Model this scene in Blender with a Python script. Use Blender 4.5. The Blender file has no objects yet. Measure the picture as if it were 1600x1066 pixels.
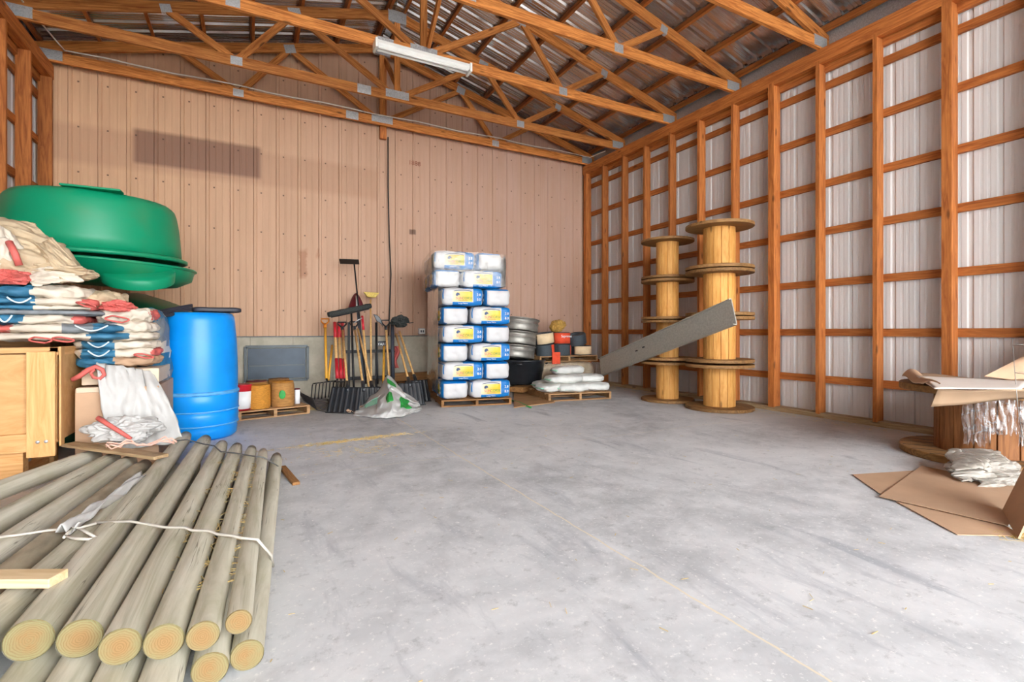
import bpy, bmesh, math, random
from mathutils import Vector, Matrix, noise

S = bpy.context.scene
COL = S.collection
random.seed(7)
PI = math.pi

# ------------------------------------------------------------------ camera, sky, exposure
YAW = math.atan(405 / 769)
cam_d = bpy.data.cameras.new('camera')
cam_d.sensor_width = 36.0
cam_d.lens = 769 / 1600 * 36.0
cam_d.shift_y = -16 / 1600
cam_d.clip_start = 0.02
cam = bpy.data.objects.new('camera', cam_d)
cam.location = (0, 0, 1.1)
cam.rotation_euler = (PI / 2, 0, -YAW)
COL.objects.link(cam)
S.camera = cam

W = bpy.data.worlds.new('overcast_sky')
S.world = W
W.use_nodes = True
nt = W.node_tree
for n in list(nt.nodes):
    nt.nodes.remove(n)
wo = nt.nodes.new('ShaderNodeOutputWorld')
wb = nt.nodes.new('ShaderNodeBackground')
wb.inputs['Color'].default_value = (0.93, 0.965, 1.0, 1)
wb.inputs['Strength'].default_value = 4.8
nt.links.new(wb.outputs[0], wo.inputs[0])

vs = S.view_settings
vs.view_transform = 'Standard'
vs.look = 'None'
vs.gamma = 1.0
vs.use_curve_mapping = False
vs.exposure = 1.75
S.cycles.diffuse_bounces = 8
S.cycles.max_bounces = 12
S.cycles.transparent_max_bounces = 16
S.cycles.caustics_reflective = False
S.cycles.caustics_refractive = False

# ------------------------------------------------------------------ geometry of the site
CS, SN = math.cos(YAW), math.sin(YAW)
def ray(x, y):
    t = (x - 800) / 769.0
    return (SN + CS * t, CS - SN * t, -(y - 517) / 769.0)
def fl(x, y, z=0.0):
    """point of the photograph that lies at height z"""
    a, b, u = ray(x, y); k = (z - 1.1) / u
    return Vector((a * k, b * k, z))
def at(x, y, Y):
    """point of the photograph that lies Y metres into the barn"""
    a, b, u = ray(x, y); k = Y / b
    return Vector((a * k, Y, 1.1 + u * k))

# ------------------------------------------------------------------ materials
def srgb(r, g, b):
    f = lambda c: (c / 255 / 12.92) if c / 255 <= 0.04045 else ((c / 255 + 0.055) / 1.055) ** 2.4
    return (f(r), f(g), f(b), 1.0)

class NB:
    """small node-tree helper"""
    def __init__(self, name):
        self.m = bpy.data.materials.new(name)
        self.m.use_nodes = True
        self.t = self.m.node_tree
        self.b = self.t.nodes['Principled BSDF']
        self.tc = None
    def n(self, typ, **kw):
        nd = self.t.nodes.new(typ)
        for k, v in kw.items():
            setattr(nd, k, v)
        return nd
    def put(self, sock, v):
        if hasattr(v, 'is_output'):
            self.t.links.new(v, sock)
        else:
            sock.default_value = v
    def obj(self):
        if self.tc is None:
            self.tc = self.n('ShaderNodeTexCoord')
        return self.tc.outputs['Object']
    def coords(self, scale=(1, 1, 1), rand=True):
        src = self.obj()
        if rand:
            oi = self.n('ShaderNodeObjectInfo')
            mu = self.n('ShaderNodeVectorMath', operation='MULTIPLY')
            cb = self.n('ShaderNodeCombineXYZ')
            for i in range(3):
                self.put(cb.inputs[i], oi.outputs['Random'])
            self.put(mu.inputs[0], cb.outputs[0]); mu.inputs[1].default_value = (37.0, 91.0, 53.0)
            ad = self.n('ShaderNodeVectorMath', operation='ADD')
            self.put(ad.inputs[0], src); self.put(ad.inputs[1], mu.outputs[0])
            src = ad.outputs[0]
        mp = self.n('ShaderNodeVectorMath', operation='MULTIPLY')
        self.put(mp.inputs[0], src); mp.inputs[1].default_value = scale
        return mp.outputs[0]
    def noise(self, vec, scale=5.0, detail=4.0, rough=0.55, dist=0.0):
        nd = self.n('ShaderNodeTexNoise')
        self.put(nd.inputs['Vector'], vec)
        nd.inputs['Scale'].default_value = scale; nd.inputs['Detail'].default_value = detail
        nd.inputs['Roughness'].default_value = rough; nd.inputs['Distortion'].default_value = dist
        return nd.outputs['Fac']
    def ramp(self, fac, stops):
        r = self.n('ShaderNodeValToRGB')
        self.put(r.inputs[0], fac)
        el = r.color_ramp.elements
        while len(el) < len(stops):
            el.new(0.5)
        for e, (p, c) in zip(el, stops):
            e.position = p; e.color = c
        return r.outputs['Color']
    def mix(self, fac, a, b, mode='MIX'):
        mx = self.n('ShaderNodeMix', data_type='RGBA', blend_type=mode)
        self.put(mx.inputs[0], fac)
        self.put(mx.inputs[6], a); self.put(mx.inputs[7], b)
        return mx.outputs[2]
    def math(self, op, a, b=0.0, clamp=False):
        m = self.n('ShaderNodeMath', operation=op, use_clamp=clamp)
        self.put(m.inputs[0], a); self.put(m.inputs[1], b)
        return m.outputs[0]
    def xyz(self, v=None):
        s = self.n('ShaderNodeSeparateXYZ')
        self.put(s.inputs[0], v if v is not None else self.obj())
        return s.outputs
    def rng(self, s, lo, hi, soft=0.002):
        """1 inside lo..hi with soft edges"""
        a = self.math('MULTIPLY', self.math('SUBTRACT', s, lo), 1.0 / soft, True)
        b = self.math('MULTIPLY', self.math('SUBTRACT', hi, s), 1.0 / soft, True)
        return self.math('MULTIPLY', a, b)
    def bump(self, h, strength=0.3, dist=0.01):
        b = self.n('ShaderNodeBump')
        b.inputs['Strength'].default_value = strength; b.inputs['Distance'].default_value = dist
        self.put(b.inputs['Height'], h)
        self.put(self.b.inputs['Normal'], b.outputs[0])
    def done(self, color, rough=0.7, metal=0.0, spec=0.4):
        self.put(self.b.inputs['Base Color'], color)
        self.put(self.b.inputs['Roughness'], rough)
        self.b.inputs['Metallic'].default_value = metal
        self.b.inputs['Specular IOR Level'].default_value = spec
        return self.m

def plain(name, c, rough=0.6, metal=0.0, var=0.12, scale=8.0, bump=0.0, spec=0.4, stretch=(1, 1, 1)):
    b = NB(name)
    v = b.coords(stretch)
    n = b.noise(v, scale, 5)
    lo = tuple(x * (1 - var) for x in c[:3]) + (1,); hi = tuple(min(1, x * (1 + var)) for x in c[:3]) + (1,)
    col = b.ramp(n, [(0.3, lo), (0.7, hi)])
    if bump:
        b.bump(n, bump, 0.01)
    return b.done(col, rough, metal, spec)

def wood(name, light, dark, knot=None, grain=1.0, rough=0.65, knots=True, axis=0):
    """grain runs along local X (or Z)"""
    b = NB(name)
    co = b.coords
    if axis == 2:
        b.coords = lambda sc=(1, 1, 1), rand=True: co((sc[1], sc[2], sc[0]), rand)
    v = b.coords((0.9, 9 * grain, 9 * grain))
    n1 = b.noise(v, 2.2, 5, 0.6, 1.6)
    v2 = b.coords((2.0, 60, 60))
    n2 = b.noise(v2, 2.0, 3)
    col = b.ramp(n1, [(0.32, dark), (0.48, tuple((a + c) / 2 for a, c in zip(light, dark))), (0.64, light)])
    col = b.mix(b.math('MULTIPLY', n2, 0.30), col, dark)
    oi = b.n('ShaderNodeObjectInfo')
    hv = b.n('ShaderNodeHueSaturation')
    b.put(hv.inputs['Value'], b.math('ADD', 0.82, b.math('MULTIPLY', oi.outputs['Random'], 0.36)))
    b.put(hv.inputs['Color'], col)
    col = hv.outputs[0]
    if knots:
        vo = b.n('ShaderNodeTexVoronoi')
        b.put(vo.inputs['Vector'], b.coords((2.0, 7, 7)))
        vo.inputs['Scale'].default_value = 1.0
        k = b.math('SUBTRACT', 1.0, b.math('MULTIPLY', b.math('SUBTRACT', vo.outputs['Distance'], 0.07), 14.0, True))
        col = b.mix(b.math('MULTIPLY', k, 0.75, True), col, knot or tuple(x * 0.25 for x in dark[:3]) + (1,))
    b.bump(n1, 0.15, 0.004)
    return b.done(col, rough, 0, 0.3)

MAT = {}
MAT['frame'] = wood('framing_lumber', srgb(196, 122, 62), srgb(140, 76, 34), grain=1.3)
MAT['frame2'] = wood('roof_lumber', srgb(222, 148, 78), srgb(150, 82, 34), grain=1.5)
MAT['crate'] = wood('pine_crate', srgb(222, 176, 120), srgb(196, 144, 86))
MAT['ply'] = wood('plywood', srgb(222, 178, 122), srgb(202, 150, 92), grain=0.35)
MAT['pallet'] = wood('pallet_wood', srgb(190, 150, 106), srgb(138, 100, 64))
MAT['greyboard'] = wood('weathered_board', srgb(188, 164, 128), srgb(140, 112, 78))
MAT['paleboard'] = wood('pale_board', srgb(222, 200, 164), srgb(196, 168, 126), knots=False)
MAT['reel_drum'] = wood('reel_staves', srgb(226, 172, 98), srgb(196, 134, 62), axis=2)
MAT['reel_dark'] = wood('dark_reel_staves', srgb(150, 100, 60), srgb(104, 64, 34), axis=2)
MAT['reel_flange'] = wood('reel_flange_wood', srgb(164, 122, 74), srgb(112, 80, 46))
MAT['handle'] = wood('ash_handle', srgb(224, 182, 122), srgb(196, 146, 84), knots=False)
MAT['gusset'] = plain('galvanised_plate', srgb(190, 192, 194), 0.45, 0.6, 0.2, 60)
MAT['steel'] = plain('galvanised_steel', srgb(158, 154, 146), 0.5, 0.7, 0.22, 10)
MAT['channel'] = plain('dull_channel_metal', srgb(176, 172, 160), 0.5, 0.35, 0.14, 10, stretch=(1, 4, 4))
MAT['black'] = plain('black_plastic', srgb(38, 40, 44), 0.3, 0, 0.25, 12)
MAT['blackmetal'] = plain('black_steel', srgb(34, 34, 36), 0.5, 0.3, 0.2, 12)
MAT['charcoal'] = plain('charcoal_bristle', srgb(52, 54, 52), 0.9, 0, 0.5, 60, 0.5)
MAT['barrel'] = plain('blue_polyethylene', srgb(6, 140, 226), 0.34, 0, 0.07, 4)
MAT['barrelband'] = plain('scuffed_blue', srgb(86, 160, 214), 0.5, 0, 0.12, 20)
MAT['cord'] = plain('black_cord', srgb(30, 28, 26), 0.6)
MAT['whitecord'] = plain('white_cable', srgb(220, 214, 200), 0.5)
MAT['whiteenamel'] = plain('white_enamel', srgb(232, 232, 226), 0.35, 0, 0.04)
MAT['red'] = plain('red_paint', srgb(196, 32, 46), 0.4, 0, 0.12)
MAT['maroon'] = plain('maroon_paint', srgb(96, 22, 32), 0.45, 0, 0.2)
MAT['yellow'] = plain('yellow_paint', srgb(226, 164, 50), 0.45, 0, 0.12)
MAT['orange'] = plain('orange_plastic', srgb(222, 132, 30), 0.45, 0, 0.1)
MAT['strawbristle'] = plain('straw_bristle', srgb(212, 184, 100), 0.9, 0, 0.25, 60)
MAT['sackwhite'] = plain('woven_white_poly', srgb(208, 197, 180), 0.6, 0, 0.14, 6, 0.3)
MAT['sackbeige'] = plain('woven_beige_poly', srgb(190, 170, 140), 0.65, 0, 0.2, 6, 0.4)
MAT['sackblue'] = plain('printed_teal_poly', srgb(52, 112, 144), 0.55, 0, 0.25, 10, 0.3)
MAT['sackgrey'] = plain('printed_slate_poly', srgb(122, 128, 132), 0.55, 0, 0.2, 10, 0.3)
MAT['sackred'] = plain('coral_webbing', srgb(204, 100, 92), 0.6, 0, 0.15, 14)
MAT['sackline'] = plain('white_print', srgb(206, 222, 226), 0.6)
MAT['sackgreen'] = plain('green_print', srgb(44, 150, 66), 0.55, 0, 0.15, 12)
MAT['mint'] = plain('mint_print', srgb(140, 196, 168), 0.55, 0, 0.15, 12)
MAT['bagpaper'] = plain('white_poly_bag', srgb(188, 186, 182), 0.5, 0, 0.09, 8, 0.4)
MAT['sackplain'] = plain('plain_white_sack', srgb(208, 208, 202), 0.55, 0, 0.08, 8, 0.4)
MAT['card'] = plain('brown_cardboard', srgb(190, 156, 126), 0.85, 0, 0.1, 3)
MAT['cardtan'] = plain('tan_cardboard', srgb(172, 144, 116), 0.85, 0, 0.08, 3)
MAT['carddark'] = plain('dusty_cardboard', srgb(182, 150, 122), 0.85, 0, 0.12, 3)
MAT['cardpale'] = plain('pale_paperboard', srgb(212, 192, 166), 0.8, 0, 0.07, 3)
MAT['paperwhite'] = plain('white_paper_face', srgb(222, 212, 202), 0.8, 0, 0.04, 3)
MAT['twinegold'] = plain('golden_twine', srgb(196, 132, 46), 0.8, 0, 0.3, 30, 0.6, stretch=(1, 1, 6))
MAT['twinebrown'] = plain('tan_twine', srgb(170, 122, 66), 0.85, 0, 0.25, 14, 0.5, stretch=(1, 1, 3))
MAT['wirecoil'] = plain('dark_wire_coil', srgb(74, 82, 88), 0.55, 0.4, 0.45, 60, 0.8, stretch=(1, 1, 4))
MAT['redpaper'] = plain('orange_red_paper', srgb(226, 80, 48), 0.7, 0, 0.12, 10)
MAT['creampaper'] = plain('cream_paper', srgb(226, 200, 160), 0.75, 0, 0.1, 10)
MAT['hay'] = plain('dry_hay', srgb(176, 136, 66), 0.95, 0, 0.5, 40, 0.8)
MAT['straw'] = plain('loose_straw', srgb(204, 178, 116), 0.9, 0, 0.25, 3)
MAT['tarpdark'] = plain('dark_tarp', srgb(44, 46, 56), 0.5, 0, 0.3, 10)
MAT['jutewall'] = plain('grey_bucket_plastic', srgb(58, 62, 72), 0.5)
MAT['wiregrey'] = plain('bare_wire', srgb(140, 140, 136), 0.4, 0.7)
MAT['strap'] = plain('pale_strap', srgb(196, 190, 178), 0.5)
MAT['darkstrap'] = plain('grey_strap', srgb(92, 92, 90), 0.5)
MAT['pinkstrap'] = plain('faded_pink_twine', srgb(222, 176, 158), 0.7)
MAT['timber'] = wood('old_timber', srgb(164, 118, 70), srgb(110, 74, 40))

def green_mat(name, c, dirt):
    b = NB(name)
    n = b.noise(b.coords((1, 1, 1)), 2.0, 6)
    x = b.xyz()
    m = b.ramp(n, [(0.46, (0, 0, 0, 1)), (0.72, (1, 1, 1, 1))])
    col = b.mix(b.math('MULTIPLY', m, 0.45), c, dirt)
    return b.done(col, 0.42, 0, 0.4)
MAT['green'] = green_mat('green_polyethylene', srgb(8, 142, 100), srgb(92, 132, 86))
MAT['darkgreen'] = green_mat('dark_green_polyethylene', srgb(22, 96, 66), srgb(84, 106, 70))

def film_mat(name='clear_stretch_film', lo=.06, hi=.34, tint=(0.78, 0.74, 0.68, 1)):
    m = bpy.data.materials.new(name)
    m.use_nodes = True
    t = m.node_tree
    for n in list(t.nodes):
        t.nodes.remove(n)
    o = t.nodes.new('ShaderNodeOutputMaterial')
    tr = t.nodes.new('ShaderNodeBsdfTransparent'); tr.inputs[0].default_value = (0.96, 0.95, 0.93, 1)
    gl = t.nodes.new('ShaderNodeBsdfGlossy'); gl.inputs['Roughness'].default_value = 0.2
    gl.inputs['Color'].default_value = (0.9, 0.9, 0.9, 1)
    df = t.nodes.new('ShaderNodeBsdfDiffuse'); df.inputs['Color'].default_value = tint
    tc = t.nodes.new('ShaderNodeTexCoord')
    no = t.nodes.new('ShaderNodeTexNoise'); no.inputs['Scale'].default_value = 9; no.inputs['Detail'].default_value = 6
    no.inputs['Distortion'].default_value = 1.2
    rp = t.nodes.new('ShaderNodeValToRGB')
    rp.color_ramp.elements[0].position = 0.5; rp.color_ramp.elements[0].color = (lo, lo, lo, 1)
    rp.color_ramp.elements[1].position = 0.75; rp.color_ramp.elements[1].color = (hi, hi, hi, 1)
    fr = t.nodes.new('ShaderNodeFresnel'); fr.inputs[0].default_value = 1.4
    bp = t.nodes.new('ShaderNodeBump'); bp.inputs['Strength'].default_value = 0.4; bp.inputs['Distance'].default_value = 0.02
    m1 = t.nodes.new('ShaderNodeMixShader'); m2 = t.nodes.new('ShaderNodeMixShader')
    L = t.links.new
    L(tc.outputs['Object'], no.inputs['Vector']); L(no.outputs['Fac'], rp.inputs[0]); L(no.outputs['Fac'], bp.inputs['Height'])
    L(bp.outputs[0], gl.inputs['Normal']); L(bp.outputs[0], fr.inputs['Normal'])
    L(rp.outputs[0], m1.inputs[0]); L(tr.outputs[0], m1.inputs[1]); L(df.outputs[0], m1.inputs[2])
    L(fr.outputs[0], m2.inputs[0]); L(m1.outputs[0], m2.inputs[1]); L(gl.outputs[0], m2.inputs[2])
    L(m2.outputs[0], o.inputs[0])
    return m
MAT['film'] = film_mat()
MAT['filmwhite'] = film_mat('whitish_plastic_sheeting', .15, .62, (0.85, 0.85, 0.85, 1))
MAT['filmdusty'] = film_mat('dusty_plastic_sheeting', .5, .8, (0.60, 0.55, 0.48, 1))

MAT['dustyfilm'] = plain('dusty_plastic_film', srgb(188, 172, 150), 0.25, 0, 0.15, 8, 0.3, 0.6)

def floor_mat():
    b = NB('poured_concrete')
    v = b.coords((1, 1, 1), False)
    n1 = b.noise(v, 0.55, 6, 0.62, 0.6)
    n2 = b.noise(v, 3.5, 8, 0.7, 0.3)
    n3 = b.noise(v, 38, 4, 0.7)
    sx = b.noise(b.coords((3.0, 0.7, 1), False), 1.6, 6, 0.65, 0.5)
    col = b.ramp(n1, [(0.34, srgb(168, 170, 172)), (0.5, srgb(194, 196, 198)), (0.66, srgb(218, 219, 220))])
    col = b.mix(b.ramp(n2, [(0.42, (0, 0, 0, 1)), (0.66, (0.75, 0.75, 0.75, 1))]), col, srgb(218, 219, 220))
    col = b.mix(b.ramp(sx, [(0.56, (0, 0, 0, 1)), (0.72, (0.7, 0.7, 0.7, 1))]), col, srgb(150, 154, 162))
    col = b.mix(b.ramp(n3, [(0.58, (0, 0, 0, 1)), (0.70, (0.75, 0.75, 0.75, 1))]), col, srgb(238, 237, 234))
    n4 = b.noise(v, 11, 6, 0.75)
    col = b.mix(b.ramp(n4, [(0.56, (0, 0, 0, 1)), (0.72, (0.55, 0.55, 0.55, 1))]), col, srgb(128, 130, 132))
    X, Y, Z = b.xyz()
    w = b.math('MULTIPLY', b.math('SUBTRACT', b.noise(v, 7, 3), 0.5), 0.03)
    j = b.math('MAXIMUM', b.rng(b.math('ADD', X, w), 1.598, 1.612, 0.004), b.math('MULTIPLY', b.rng(b.math('ADD', Y, w), 4.046, 4.058, 0.004), 0.7))
    col = b.mix(b.math('MULTIPLY', j, 0.9), col, srgb(222, 210, 184))
    # dusty tan band of dirt along the right wall and the back wall
    d1 = b.math('MULTIPLY', b.math('SUBTRACT', X, 5.2), 0.9, True)
    d2 = b.math('MULTIPLY', b.math('SUBTRACT', Y, 6.0), 0.5, True)
    dm = b.math('MULTIPLY', b.math('MAXIMUM', d1, d2), b.math('ADD', 0.25, n2), True)
    col = b.mix(b.math('MULTIPLY', dm, 0.75), col, srgb(150, 142, 132))
    b.bump(n2, 0.12, 0.01)
    return b.done(col, 0.72, 0, 0.3)
MAT['floor'] = floor_mat()

def tanwall_mat():
    b = NB('tan_painted_steel')
    X, Y, Z = b.xyz()
    v = b.coords((1, 1, 1), False)
    n = b.noise(b.coords((3.0, 1, 0.35), False), 2.0, 6, 0.6)
    base = b.mix(b.math('MULTIPLY', b.math('SUBTRACT', X, -1.5), 0.18, True), srgb(208, 166, 130), srgb(186, 152, 134))
    col = b.mix(b.ramp(n, [(0.35, (0, 0, 0, 1)), (0.75, (0.5, 0.5, 0.5, 1))]), base, srgb(176, 138, 108))
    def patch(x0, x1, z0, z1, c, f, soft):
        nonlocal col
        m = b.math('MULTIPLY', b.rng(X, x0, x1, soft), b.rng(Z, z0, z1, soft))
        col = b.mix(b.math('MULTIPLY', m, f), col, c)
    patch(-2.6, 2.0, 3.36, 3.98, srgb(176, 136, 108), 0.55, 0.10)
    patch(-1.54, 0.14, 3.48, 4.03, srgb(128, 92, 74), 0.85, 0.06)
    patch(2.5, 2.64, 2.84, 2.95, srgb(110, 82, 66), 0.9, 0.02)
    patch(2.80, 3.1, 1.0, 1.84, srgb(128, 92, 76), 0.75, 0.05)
    wob = b.math('MULTIPLY', b.math('SUBTRACT', b.noise(v, 9, 4), 0.5), 0.12)
    mst = b.math('MULTIPLY', b.rng(b.math('ADD', X, wob), 0.66, 0.80, 0.03), b.rng(b.math('ADD', Z, wob), 1.95, 2.46, 0.05))
    col = b.mix(b.math('MULTIPLY', mst, 0.6), col, srgb(160, 106, 74))
    mst = b.math('MULTIPLY', b.rng(b.math('ADD', X, wob), 0.92, 0.99, 0.03), b.rng(b.math('ADD', Z, wob), 2.28, 2.48, 0.05))
    col = b.mix(b.math('MULTIPLY', mst, 0.45), col, srgb(160, 106, 74))
    # screw heads on a regular grid
    fx = b.math('ABSOLUTE', b.math('SUBTRACT', b.math('FRACT', b.math('DIVIDE', b.math('ADD', X, 10.0), 0.32)), 0.62))
    fz = b.math('ABSOLUTE', b.math('SUBTRACT', b.math('FRACT', b.math('DIVIDE', Z, 0.62)), 0.3))
    sc = b.math('MULTIPLY', b.math('LESS_THAN', fx, 0.035), b.math('LESS_THAN', fz, 0.018))
    col = b.mix(b.math('MULTIPLY', sc, 0.8), col, srgb(86, 62, 48))
    return b.done(col, 0.55, 0, 0.3)
MAT['tanwall'] = tanwall_mat()

def whitewall_mat():
    b = NB('white_painted_steel')
    X, Y, Z = b.xyz()
    n = b.noise(b.coords((1, 4.0, 0.3), False), 1.6, 6, 0.6)
    col = b.ramp(n, [(0.3, srgb(208, 205, 202)), (0.7, srgb(218, 216, 213))])
    st = b.noise(b.coords((1, 9.0, 0.25), False), 2.0, 4, 0.6)
    m = b.math('MULTIPLY', b.ramp(st, [(0.58, (0, 0, 0, 1)), (0.75, (1, 1, 1, 1))]), b.math('MULTIPLY', b.math('SUBTRACT', Z, 3.2), 0.6, True))
    col = b.mix(b.math('MULTIPLY', m, 0.3), col, srgb(150, 138, 122))
    low = b.math('MULTIPLY', b.math('SUBTRACT', 0.55, Z), 1.6, True)
    col = b.mix(b.math('MULTIPLY', low, b.math('MULTIPLY', st, 0.4)), col, srgb(170, 160, 146))
    return b.done(col, 0.65, 0, 0.25)
MAT['whitewall'] = whitewall_mat()

def roof_mat():
    b = NB('galvalume_roofing')
    n = b.noise(b.coords((0.5, 3, 1), False), 1.5, 4)
    col = b.ramp(n, [(0.3, srgb(186, 181, 176)), (0.7, srgb(208, 204, 200))])
    return b.done(col, 0.19, 0.82, 0.5)
MAT['roof'] = roof_mat()

def stem_mat():
    b = NB('stem_wall_concrete')
    v = b.coords((1, 1, 1), False)
    n = b.noise(v, 2.2, 7, 0.65)
    col = b.ramp(n, [(0.3, srgb(150, 142, 124)), (0.7, srgb(196, 188, 170))])
    X, Y, Z = b.xyz()
    f = b.math('ABSOLUTE', b.math('SUBTRACT', b.math('FRACT', b.math('DIVIDE', b.math('ADD', X, 10.1), 0.61)), 0.5))
    col = b.mix(b.math('MULTIPLY', b.math('LESS_THAN', f, 0.008), 0.5), col, srgb(104, 98, 86))
    return b.done(col, 0.85, 0, 0.2)
MAT['stem'] = stem_mat()
MAT['ventpanel'] = plain('grey_blue_panel', srgb(62, 74, 86), 0.45, 0.1, 0.2, 5)
MAT['ventframe'] = plain('vent_frame_grey', srgb(88, 94, 96), 0.5, 0.2, 0.15, 8)
MAT['outside'] = plain('gravel_yard', srgb(196, 192, 184), 0.95, 0, 0.2, 6)

def post_mat():
    b = NB('treated_round_post')
    v = b.coords((0.6, 8, 8))
    n1 = b.noise(v, 1.8, 6, 0.6, 1.0)
    n2 = b.noise(b.coords((1, 1, 1)), 4, 4)
    col = b.ramp(n1, [(0.3, srgb(160, 154, 132)), (0.5, srgb(194, 189, 170)), (0.72, srgb(214, 209, 193))])
    col = b.mix(b.ramp(n2, [(0.5, (0, 0, 0, 1)), (0.75, (0.5, 0.5, 0.5, 1))]), col, srgb(170, 168, 138))
    ck = b.noise(b.coords((0.8, 26, 26)), 1.3, 3, 0.5, 0.4)
    c = b.ramp(ck, [(0.485, (0, 0, 0, 1)), (0.5, (1, 1, 1, 1)), (0.515, (0, 0, 0, 1))])
    mk = b.ramp(b.noise(b.coords((1.2, 6, 6)), 1.4, 3), [(0.52, (0, 0, 0, 1)), (0.6, (1, 1, 1, 1))])
    col = b.mix(b.math('MULTIPLY', b.math('MULTIPLY', c, mk), 0.7), col, srgb(72, 64, 48))
    b.bump(n1, 0.35, 0.006)
    return b.done(col, 0.8, 0, 0.25)
MAT['post'] = post_mat()
MAT['postdark'] = plain('dark_barked_post', srgb(158, 146, 124), 0.9, 0, 0.4, 9, 0.6, stretch=(0.4, 1, 1))

def endgrain_mat():
    b = NB('sawn_end_grain')
    v = b.obj()
    ad = b.n('ShaderNodeVectorMath', operation='MULTIPLY'); b.put(ad.inputs[0], v); ad.inputs[1].default_value = (0, 1, 1)
    ln = b.n('ShaderNodeVectorMath', operation='LENGTH'); b.put(ln.inputs[0], ad.outputs[0])
    w = b.math('MULTIPLY', b.noise(b.coords((6, 6, 6)), 4, 3), 0.02)
    r = b.math('ADD', ln.outputs['Value'], w)
    ring = b.math('MULTIPLY_ADD', b.math('SINE', b.math('MULTIPLY', r, 900.0)), 0.5)
    rim = b.math('MULTIPLY', b.math('SUBTRACT', r, 0.028), 30.0, True)
    col = b.mix(rim, srgb(144, 114, 76), srgb(134, 128, 92))
    col = b.mix(b.math('MULTIPLY', b.math('ADD', b.math('SINE', b.math('MULTIPLY', r, 1000.0)), .3), 0.45, True), col, srgb(120, 96, 62))
    n = b.noise(b.coords((1, 1, 1)), 14, 5, 0.7)
    col = b.mix(b.ramp(n, [(0.5, (0, 0, 0, 1)), (0.7, (0.7, 0.7, 0.7, 1))]), col, srgb(132, 124, 88))
    b.bump(n, 0.4, 0.004)
    return b.done(col, 0.9, 0, 0.2)
MAT['endgrain'] = endgrain_mat()

def bag_mat():
    """bedding bag 0.62 x 0.40 x 0.262, printed face towards -Y"""
    b = NB('printed_bedding_bag')
    X, Y, Z = b.xyz()
    white = srgb(194, 193, 193); blue = srgb(10, 112, 182)
    ge = b.n('ShaderNodeNewGeometry')
    tf = b.n('ShaderNodeVectorTransform', vector_type='NORMAL', convert_from='WORLD', convert_to='OBJECT')
    b.put(tf.inputs[0], ge.outputs['True Normal'])
    nx, ny, nz = b.xyz(tf.outputs[0])
    notend = b.math('LESS_THAN', b.math('ABSOLUTE', nx), 0.62)
    blu = b.math('GREATER_THAN', X, 0.155)
    blu = b.math('MAXIMUM', blu, b.math('MULTIPLY', b.math('LESS_THAN', Z, -0.078), b.math('GREATER_THAN', X, -0.15)))
    front = b.math('LESS_THAN', Y, -0.12)
    blu = b.math('MULTIPLY', b.math('MULTIPLY', blu, notend), front)
    endb = b.math('MAXIMUM', b.math('GREATER_THAN', Z, 0.098), b.math('LESS_THAN', Y, -0.165))
    blu = b.math('MAXIMUM', blu, b.math('MULTIPLY', endb, b.math('SUBTRACT', 1.0, notend)))
    blu = b.math('MAXIMUM', blu, b.math('MULTIPLY', b.math('GREATER_THAN', nz, 0.7), b.math('GREATER_THAN', X, 0.0)))
    n = b.noise(b.coords((1, 1, 1)), 7, 5)
    w = b.ramp(n, [(0.3, srgb(196, 194, 193)), (0.6, white)])
    col = b.mix(blu, w, blue)
    pan = b.math('MULTIPLY', b.math('MULTIPLY', b.rng(X, -0.155, 0.145, 0.004), b.rng(Z, -0.074, 0.078, 0.004)), b.math('MULTIPLY', front, notend))
    g = b.math('MULTIPLY', b.math('ADD', X, 0.155), 3.4, True)
    yel = b.ramp(g, [(0.0, srgb(232, 214, 182)), (0.4, srgb(226, 190, 96)), (0.75, srgb(226, 186, 24))])
    col = b.mix(pan, col, yel)
    arc = b.math('ADD', Z, b.math('MULTIPLY', b.math('MULTIPLY', X, X), 0.9))
    am = b.math('MULTIPLY', b.math('MULTIPLY', b.rng(arc, 0.087, 0.100, 0.003), b.rng(X, -0.14, 0.14, 0.02)), b.math('MULTIPLY', front, notend))
    col = b.mix(am, col, srgb(60, 66, 84))
    b.bump(n, 0.35, 0.02)
    return b.done(col, 0.42, 0, 0.45)
MAT['bag'] = bag_mat()
MAT['ink_pink'] = plain('rose_ink', srgb(206, 84, 110), 0.5)
MAT['ink_green'] = plain('green_ink', srgb(48, 140, 62), 0.5)
MAT['ink_blue'] = plain('navy_ink', srgb(46, 70, 110), 0.5)
MAT['ink_white'] = plain('white_ink', srgb(240, 240, 240), 0.5, 0, 0.02)
MAT['ink_brown'] = plain('brown_ink', srgb(140, 84, 60), 0.5)
MAT['ink_dark'] = plain('dark_ink', srgb(36, 36, 40), 0.5)

# ------------------------------------------------------------------ mesh helpers
def wm(o):
    m = o.matrix_basis.copy()
    if o.parent:
        m = wm(o.parent) @ o.matrix_parent_inverse @ m
    return m

def empty(name, loc=(0, 0, 0), rz=0.0, rot=None):
    o = bpy.data.objects.new(name, None)
    o.empty_display_size = 0.1
    COL.objects.link(o)
    o.location = loc
    o.rotation_euler = rot if rot else (0, 0, rz)
    return o

def tag(o, label, cat, group=None, kind=None):
    o['label'] = label
    o['category'] = cat
    if group: o['group'] = group
    if kind: o['kind'] = kind
    return o

def thing(name, label, cat, loc=(0, 0, 0), rz=0.0, group=None, rot=None):
    return tag(empty(name, loc, rz, rot), label, cat, group)

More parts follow.
